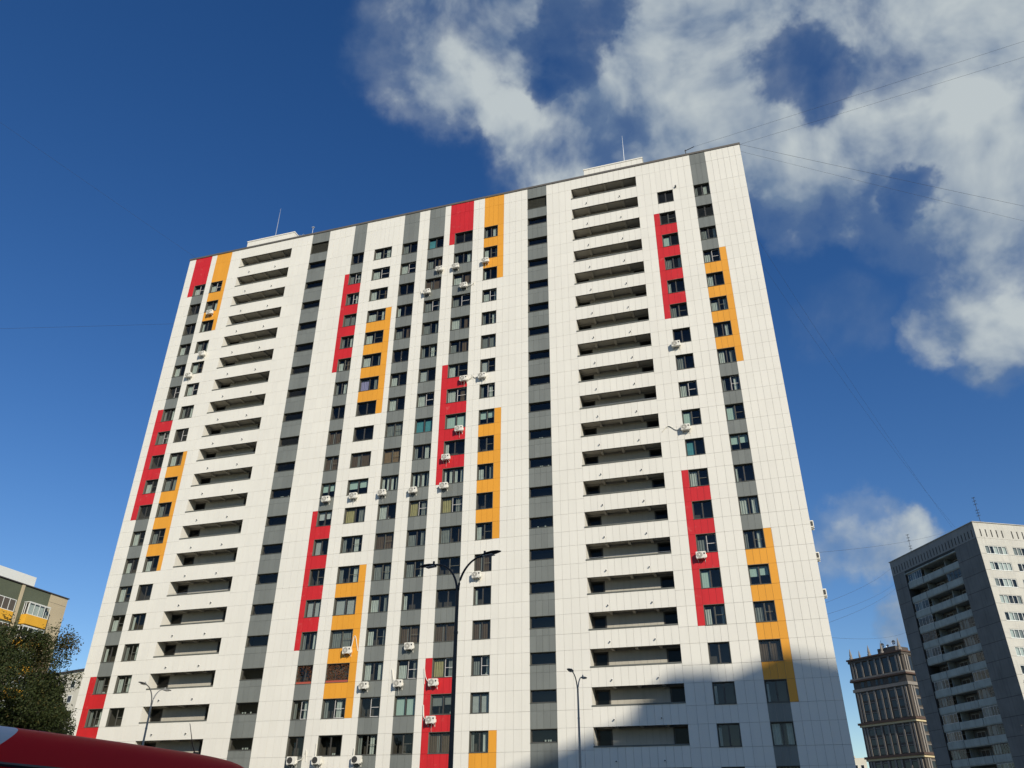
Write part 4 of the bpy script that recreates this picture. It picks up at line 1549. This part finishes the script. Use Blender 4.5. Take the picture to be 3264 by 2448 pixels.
# ------------------------------------------------------------------ trees
def tree(name, label, loc, h, rad, leaf, seed, n_leaf=9000, lsize=.17, crown_lo=.22, grp=None, top_leaf=None, droop=0.0, n_clump=70, cone=False, fill=0.8):
    rg = random.Random(seed)
    root = thing(name, label, 'tree', loc, 0, grp)
    p = MB()
    th = h * .92
    lean = (rg.uniform(-.4, .4), rg.uniform(-.4, .4))
    tp = [(lean[0] * (k / 8) ** 2 + rg.uniform(-.06, .06), lean[1] * (k / 8) ** 2, th * k / 8) for k in range(9)]
    p.tube(tp, [h * .018 * (1 - .9 * k / 8) + .01 for k in range(9)], 8)
    ends = []
    for i in range(34):
        t = rg.uniform(crown_lo, .93)
        base = Vector((lean[0] * t * t, lean[1] * t * t, th * t))
        a = rg.uniform(0, 6.283)
        if cone:
            L_ = rad * (1 - t) * 1.15 + .2
        else:
            L_ = rad * math.sin(min(1, (1 - t) * 1.9 + .22) * math.pi / 2) * rg.uniform(.6, 1.05)
        up = L_ * (rg.uniform(.25, .8) if not cone else rg.uniform(-.25, .05))
        e = base + Vector((math.cos(a) * L_, math.sin(a) * L_, up))
        mid = base.lerp(e, .5) + Vector((0, 0, L_ * .10))
        p.tube([base, mid, e], [h * .006 * (1.1 - t) + .012, h * .004 * (1.1 - t) + .01, .008], 5, cap=False)
        ends += [e, mid.lerp(e, .5)]
        for j in range(3):
            b2 = base.lerp(e, rg.uniform(.4, .9)); d = Vector((rg.uniform(-1, 1), rg.uniform(-1, 1), rg.uniform(-.2, .9))).normalized() * L_ * .35
            p.tube([b2, b2 + d], [.02, .006], 4, cap=False)
            ends.append(b2 + d)
    p.build('trunk', 'bark', root)
    clumps = [(e, rg.uniform(.45, 1.0)) for e in ends]
    rg.shuffle(clumps)
    clumps = clumps[:n_clump]
    per = n_leaf // len(clumps)
    c1, c2 = MB(), MB()
    for c, sc_ in clumps:
        rr = rad * .27 * sc_
        tgt = c2 if (top_leaf and c.z > h * .74 and rg.random() < .6) else c1
        for _ in range(int(per * sc_ * 1.4)):
            d = Vector((rg.gauss(0, 1), rg.gauss(0, 1), rg.gauss(0, .75))).normalized() * rr * rg.random() ** .45
            q = c + d
            q.z -= droop * rg.random()
            n = Vector((rg.gauss(0, 1), rg.gauss(0, 1), rg.gauss(0, 1) + .5)).normalized()
            u = n.orthogonal().normalized()
            u.rotate(Matrix.Rotation(rg.uniform(0, 6.28), 3, n))
            v = n.cross(u)
            s = lsize * rg.uniform(.55, 1.2)
            tgt.quad(q - u * s, q - v * s * .5 + n * s * .12, q + u * s, q + v * s * .5 + n * s * .12)
    if fill:
        for _ in range(int(n_leaf * fill)):
            a = rg.uniform(0, 6.283); zz = rg.uniform(0, 1)
            rm = rad * .86 * math.sin(math.pi * min(1, .12 + zz * .80)) ** .6 * rg.random() ** .5
            q = Vector((math.cos(a) * rm, math.sin(a) * rm, h * (crown_lo + (.90 - crown_lo) * zz)))
            if math.sin(q.x * 2.1 + seed) + math.sin(q.y * 2.3) + math.sin(q.z * 1.9 + q.x) < -.7:
                continue
            n = Vector((rg.gauss(0, 1), rg.gauss(0, 1), rg.gauss(0, 1) + .5)).normalized()
            u = n.orthogonal().normalized(); v = n.cross(u); s = lsize * rg.uniform(.6, 1.3)
            c1.quad(q - u * s, q - v * s * .5 + n * s * .12, q + u * s, q + v * s * .5 + n * s * .12)
    c1.build('crown', leaf, root)
    if top_leaf and c2.f:
        c2.build('upper_crown', top_leaf, root)
    return root


def polar(az, d, z=0):
    return (math.sin(R(az)) * d, math.cos(R(az)) * d - 65.2, z)


TG = 'trees left of the white block'
tree('birch_tree', 'large dark green tree with yellowing top in front of the olive block', polar(-48.3, 62), 14.6, 4.7, 'leaf_green', 1, 60000, .085, .10, TG, 'leaf_autumn', .5, 136)
tree('birch_tree', 'tree at the left frame edge, beside the large yellowing tree', polar(-51.0, 58), 12.0, 4.2, 'leaf_green', 2, 26000, .09, .12, TG, None, .4, 90)
tree('birch_tree', 'rounded dark green tree to the right of the large yellowing one', polar(-46.35, 66), 12.6, 2.4, 'leaf_dark', 5, 30000, .08, .12, TG, None, .4, 80)
tree('birch_tree', 'slim dark tree right beside the corner of the white block', polar(-45.5, 80), 12.9, 1.8, 'leaf_dark', 7, 20000, .085, .1, TG, None, .3, 70)
tree('birch_tree', 'low shadowed tree filling the gap above the red van', polar(-47.4, 74), 9.6, 3.0, 'leaf_dark', 9, 16000, .11, .1, TG, None, .3, 80)
tree('bare_tree', 'sparse greyish tree tip against the sunny side of the grey panel block', polar(15.25, 100), 18.0, 3.0, 'leaf_dry', 12, 4200, .07, .25, None, None, 0, 70, fill=0)


# ------------------------------------------------------------------ red van
def red_van():
    b = thing('red_van', 'red van with a pale rear section and a short roof aerial, close by', 'van', (-7.9, 8.72 - 65.2, 0))
    L0 = -3.05          # rear, local y
    def section(y, w, zt, zb=.42, rad=.2):
        pts = []
        for k in range(9):                  # right side upward, top, left side down
            t = k / 8
        prof = [(w * .93, zb), (w, zb + .12), (w * 1.005, .9), (w, 1.25), (w * .97, zt - .75 if zt > 1.9 else (zt + 1.25) / 2), (w * .925, zt - .30 if zt > 1.9 else zt - .08), (w * .90, zt - .14), (w * .85, zt - .06), (w * .76, zt - .022), (w * .5, zt), (0, zt + .012)]
        right = [(x, y, z) for x, z in prof]
        left = [(-x, y, z) for x, z in prof[:-1]][::-1]
        return right + left
    st = [(-3.05, .94, 2.40), (-2.98, .99, 2.46), (-2.5, 1.0, 2.49), (-1.0, 1.0, 2.50), (.6, 1.0, 2.50), (1.3, .995, 2.485), (1.75, .985, 2.45), (2.0, .975, 2.36), (2.2, .97, 2.22), (2.75, .97, 1.62), (2.95, .97, 1.36), (3.45, .95, 1.22), (3.62, .90, 1.02), (3.68, .82, .86)]
    st = [(y, w, z + .05 if z > 2 else z) for y, w, z in st]
    mbd = MB()
    mbd.loft([section(y, w, z) for y, w, z in st])
    body = mbd.build('body', 'van_paint', b, smooth=True, fix=True)
    bev = body.modifiers.new('sub', 'SUBSURF'); bev.levels = 1; bev.render_levels = 2
    # object coordinates of the paint start at the rear
    for s in (1, -1):
        q = MB(); q.tube([(s * .985, -3.0, 2.17), (s * .985, 0, 2.17), (s * .975, 1.6, 2.16)], .022, 6); q.build('drip_rail', 'van_trim', b)
        for y0, y1 in ((-2.8, -1.2), (-1.0, .5)):
            q = MB(); q.box(s * 1.006 - .006, s * 1.006 + .006, y0, y1, 1.35, 1.98); q.build('side_window', 'van_trim', b)
        q = MB(); q.box(s * .992 - .008, s * .992 + .008, .85, 2.0, 1.30, 1.92); q.build('side_window', 'van_trim', b)
        q = MB(); q.box(s * 1.02 - .02, s * 1.02 + .02, -2.9, 3.0, .70, .80); q.build('side_moulding', 'van_trim', b)
        for y in (-1.9, 2.5):
            q = MB()
            ring = lambda r_, x: [(x, y + r_ * math.cos(t), .36 + r_ * math.sin(t)) for t in [i * math.pi / 10 for i in range(20)]]
            q.loft([ring(.30, s * .78), ring(.36, s * .80), ring(.36, s * .98), ring(.30, s * 1.01), ring(.21, s * 1.01)])
            wh = q.build('wheel', 'tyre', b, smooth=False, fix=True)
            q = MB(); q.disc((s * 1.012, y, .36), .21, 'x', 20); q.build('rim', 'chrome', wh)
        q = MB(); q.box(s * .78 - .14, s * .78 + .14, 3.50, 3.66, .82, 1.02); q.build('headlight', 'lens_amber', b)
        q = MB(); q.box(s * 1.12 - .1, s * 1.12 + .1, 2.02, 2.12, 1.35, 1.70); q.build('mirror', 'van_trim', b)
    q = MB(); q.quad((-.85, 2.30, 2.16), (.85, 2.30, 2.16), (.88, 2.86, 1.56), (-.88, 2.86, 1.56)); q.build('windscreen', 'glass_dark', b)
    q = MB(); q.box(-.95, .95, 3.5, 3.74, .36, .62); q.build('bumper', 'van_trim', b)
    q = MB(); q.tube([(.62, .95, 2.51), (.62, .85, 2.63), (.62, .72, 2.87)], [.010, .006, .004], 6); q.tube([(.62, .95, 2.49), (.62, .95, 2.55)], .035, 8); q.build('aerial', 'van_trim', b)


red_van()
